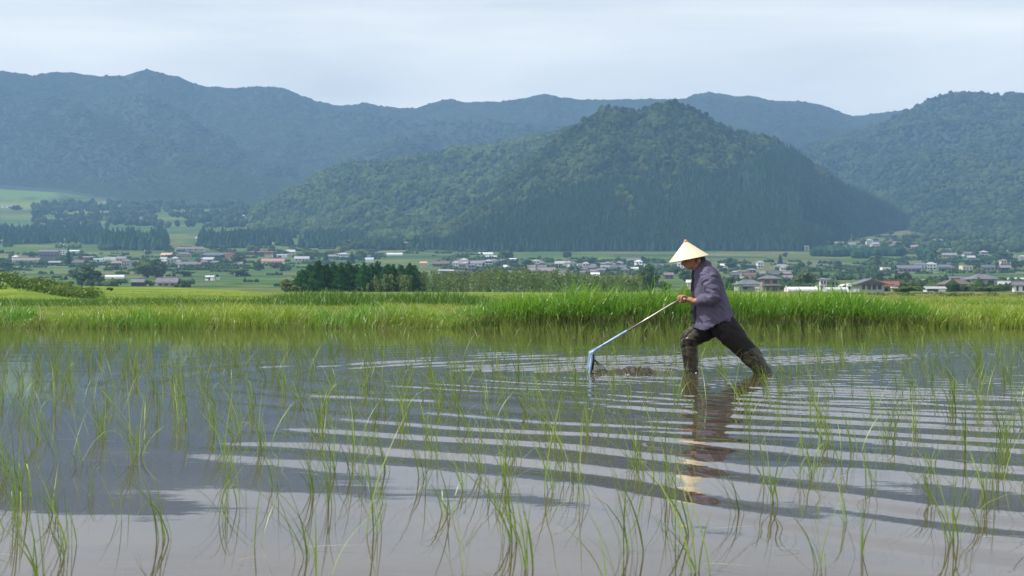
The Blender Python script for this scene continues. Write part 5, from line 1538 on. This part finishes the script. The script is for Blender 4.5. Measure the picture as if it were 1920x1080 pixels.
# the frame: a standing rectangle across the row, seen edge on
def bar(mb, a, b, w, d):
    mb.add(*tube([a, b], [w, w], 4, [d, d]))
mb = MB()
for dy in (-.155, .155): bar(mb, P(1108.5, 660, dy), P(1103.5, 699, dy), .014, .010)
bar(mb, P(1108, 661.5, -.165), P(1108, 661.5, .165), .018, .018)
on_wd('frame', mb, M_blue, False)
mb = MB()
for dy in (-.12, -.072, -.024, .024, .072, .12): mb.add(*tube([P(1110.5, 662.5, dy), P(1111, 676, dy), P(1108, 700, dy)], [.013, .014, .012], 6, [.004] * 3))
on_wd('blade', mb, M_darkst)
mb = MB()
for dy, e1, e2 in ((-.1, 1124, 690), (-.02, 1129, 690.5), (.06, 1134, 690)): mb.add(*tube([P(1111, 671, dy), P(e1, e2, dy), P(e1 + 5, e2 + 8, dy)], [.004, .004, .004], 6))
on_wd('tine', mb, M_darkst)
mb = MB()
for dy in (-.15, .15): mb.add(*tube([P(1104, 697, dy), P(1128, 699, dy), P(1146, 699, dy)], [.012, .013, .010], 8))
mb.add(*tube([P(1146, 699, -.15), P(1146, 699, .15)], [.01, .01], 8))
on_wd('skid', mb, M_darkst)

# ------------------------------------------------------------------ churned mud, drips and bubbles
r4 = np.random.default_rng(9)
def mud_mat():
    m, t, n, l = mat_new('wet_mud')
    o = n('ShaderNodeOutputMaterial'); p = n('ShaderNodeBsdfPrincipled'); g = n('ShaderNodeNewGeometry'); z = n('ShaderNodeTexNoise')
    z.inputs['Scale'].default_value = 22; z.inputs['Detail'].default_value = 5
    r = n('ShaderNodeValToRGB'); e = r.color_ramp.elements
    e[0].position = 0.35; e[0].color = (0.012, 0.009, 0.006, 1); e[1].position = 0.7; e[1].color = (0.06, 0.045, 0.03, 1)
    l(g.outputs['Position'], z.inputs['Vector']); l(z.outputs['Fac'], r.inputs['Fac']); l(r.outputs['Color'], p.inputs['Base Color'])
    p.inputs['Roughness'].default_value = 0.42
    l(p.outputs['BSDF'], o.inputs['Surface'])
    return m
gx = np.linspace(1098, 1282, 150); gy = np.linspace(-0.34, 0.34, 60)
GXX, GYY = np.meshgrid(gx, gy)
prof = np.interp(GXX, [1098, 1108, 1125, 1150, 1175, 1195, 1215, 1224, 1232, 1250, 1265, 1282], [-.02, .008, .035, .03, .05, .062, .06, .028, .006, .014, .006, -.02])
env = ss(0.34, 0.12, np.abs(GYY + 0.03 * fbm(GXX / 12, GYY * 3, 5, 2)))
n1 = fbm(GXX / 9, GYY * 18, 61, 4, 0.6)
mz_ = prof * env * (0.85 + 0.75 * n1) - 0.022 * (1 - env) + 0.004 * fbm(GXX / 3, GYY * 50, 62, 2) * env
Vm = np.stack([(GXX - 960) / S0, D0 + GYY, mz_], -1).reshape(-1, 3)
tag(obj('mud', new_mesh('mud', Vm, grid_faces(60, 150), True), mud_mat()), 'churned wet mud thrown up behind the weeder', 'mud', kind='stuff')
n = 60
x = (r4.uniform(1108, 1260, n) - 960) / S0; y = D0 + r4.uniform(-.3, .25, n)
blade_obj('plant_litter', 'torn stems and roots lying on the churned mud', np.stack([x, y, np.full(n, 0.015)], -1), r4.uniform(.03, .14, n), r4.uniform(0, 6.28, n), r4.uniform(.4, 1.6, n), r4.uniform(.2, .9, n), r4.uniform(.004, .009, n), 4, r4.random(n), M_dry, r4, 'litter')
mb = MB()
for k in range(44):
    if k < 16: u, dy, sg = r4.normal(1298, 12), .105 + r4.normal(0, .09), 1
    elif k < 26: u, dy, sg = r4.normal(1428, 12), -.11 + r4.normal(0, .09), 1
    else: u, dy, sg = r4.uniform(1100, 1245), -.24 + r4.normal(0, .08), 1
    rad = abs(r4.normal(0, .004)) + .002
    mb.add(ICO1[0] * np.array([rad, rad, rad * .7]) + np.array([(u - 960) / S0, D0 + dy, .002]), None, ICO1[1])
foam = mb.build('foam', plain('foam_bubbles', (0.75, 0.75, 0.74), 0.12, 0.05), None, True)
tag(foam, 'white bubbles round the boots and the churned mud', 'foam', kind='stuff')
# drifting leaves and stems on the near water
n = 90
y = 4.2 * (22 / 4.2) ** r4.random(n); x = r4.uniform(-.38, .38, n) * y
blade_obj('floating_stems', 'thin pale stems lying on the water between the rice', np.stack([x, y, np.full(n, 0.006)], -1), np.full(n, 0.012), r4.normal(np.pi, .35, n) + np.pi * (r4.random(n) < .5), r4.uniform(6, 20, n), np.full(n, 0.4), r4.uniform(.003, .006, n), 4, r4.random(n), M_seed, r4, 'stems', 0.1)

# ------------------------------------------------------------------ the air of the valley
mb = MB(); mb.box(-4200, 4200, -40, 5700, -1.5, 800)
hz = mb.build('haze', None)
m, t, n_, l = mat_new('hazy_air')
o = n_('ShaderNodeOutputMaterial'); v = n_('ShaderNodeVolumePrincipled')
v.inputs['Color'].default_value = (0.345, 0.585, 1.0, 1)
v.inputs['Density'].default_value = 0.000135
v.inputs['Anisotropy'].default_value = 0.0
l(v.outputs['Volume'], o.inputs['Volume'])
hz.data.materials.append(m)
tag(hz, kind='stuff')
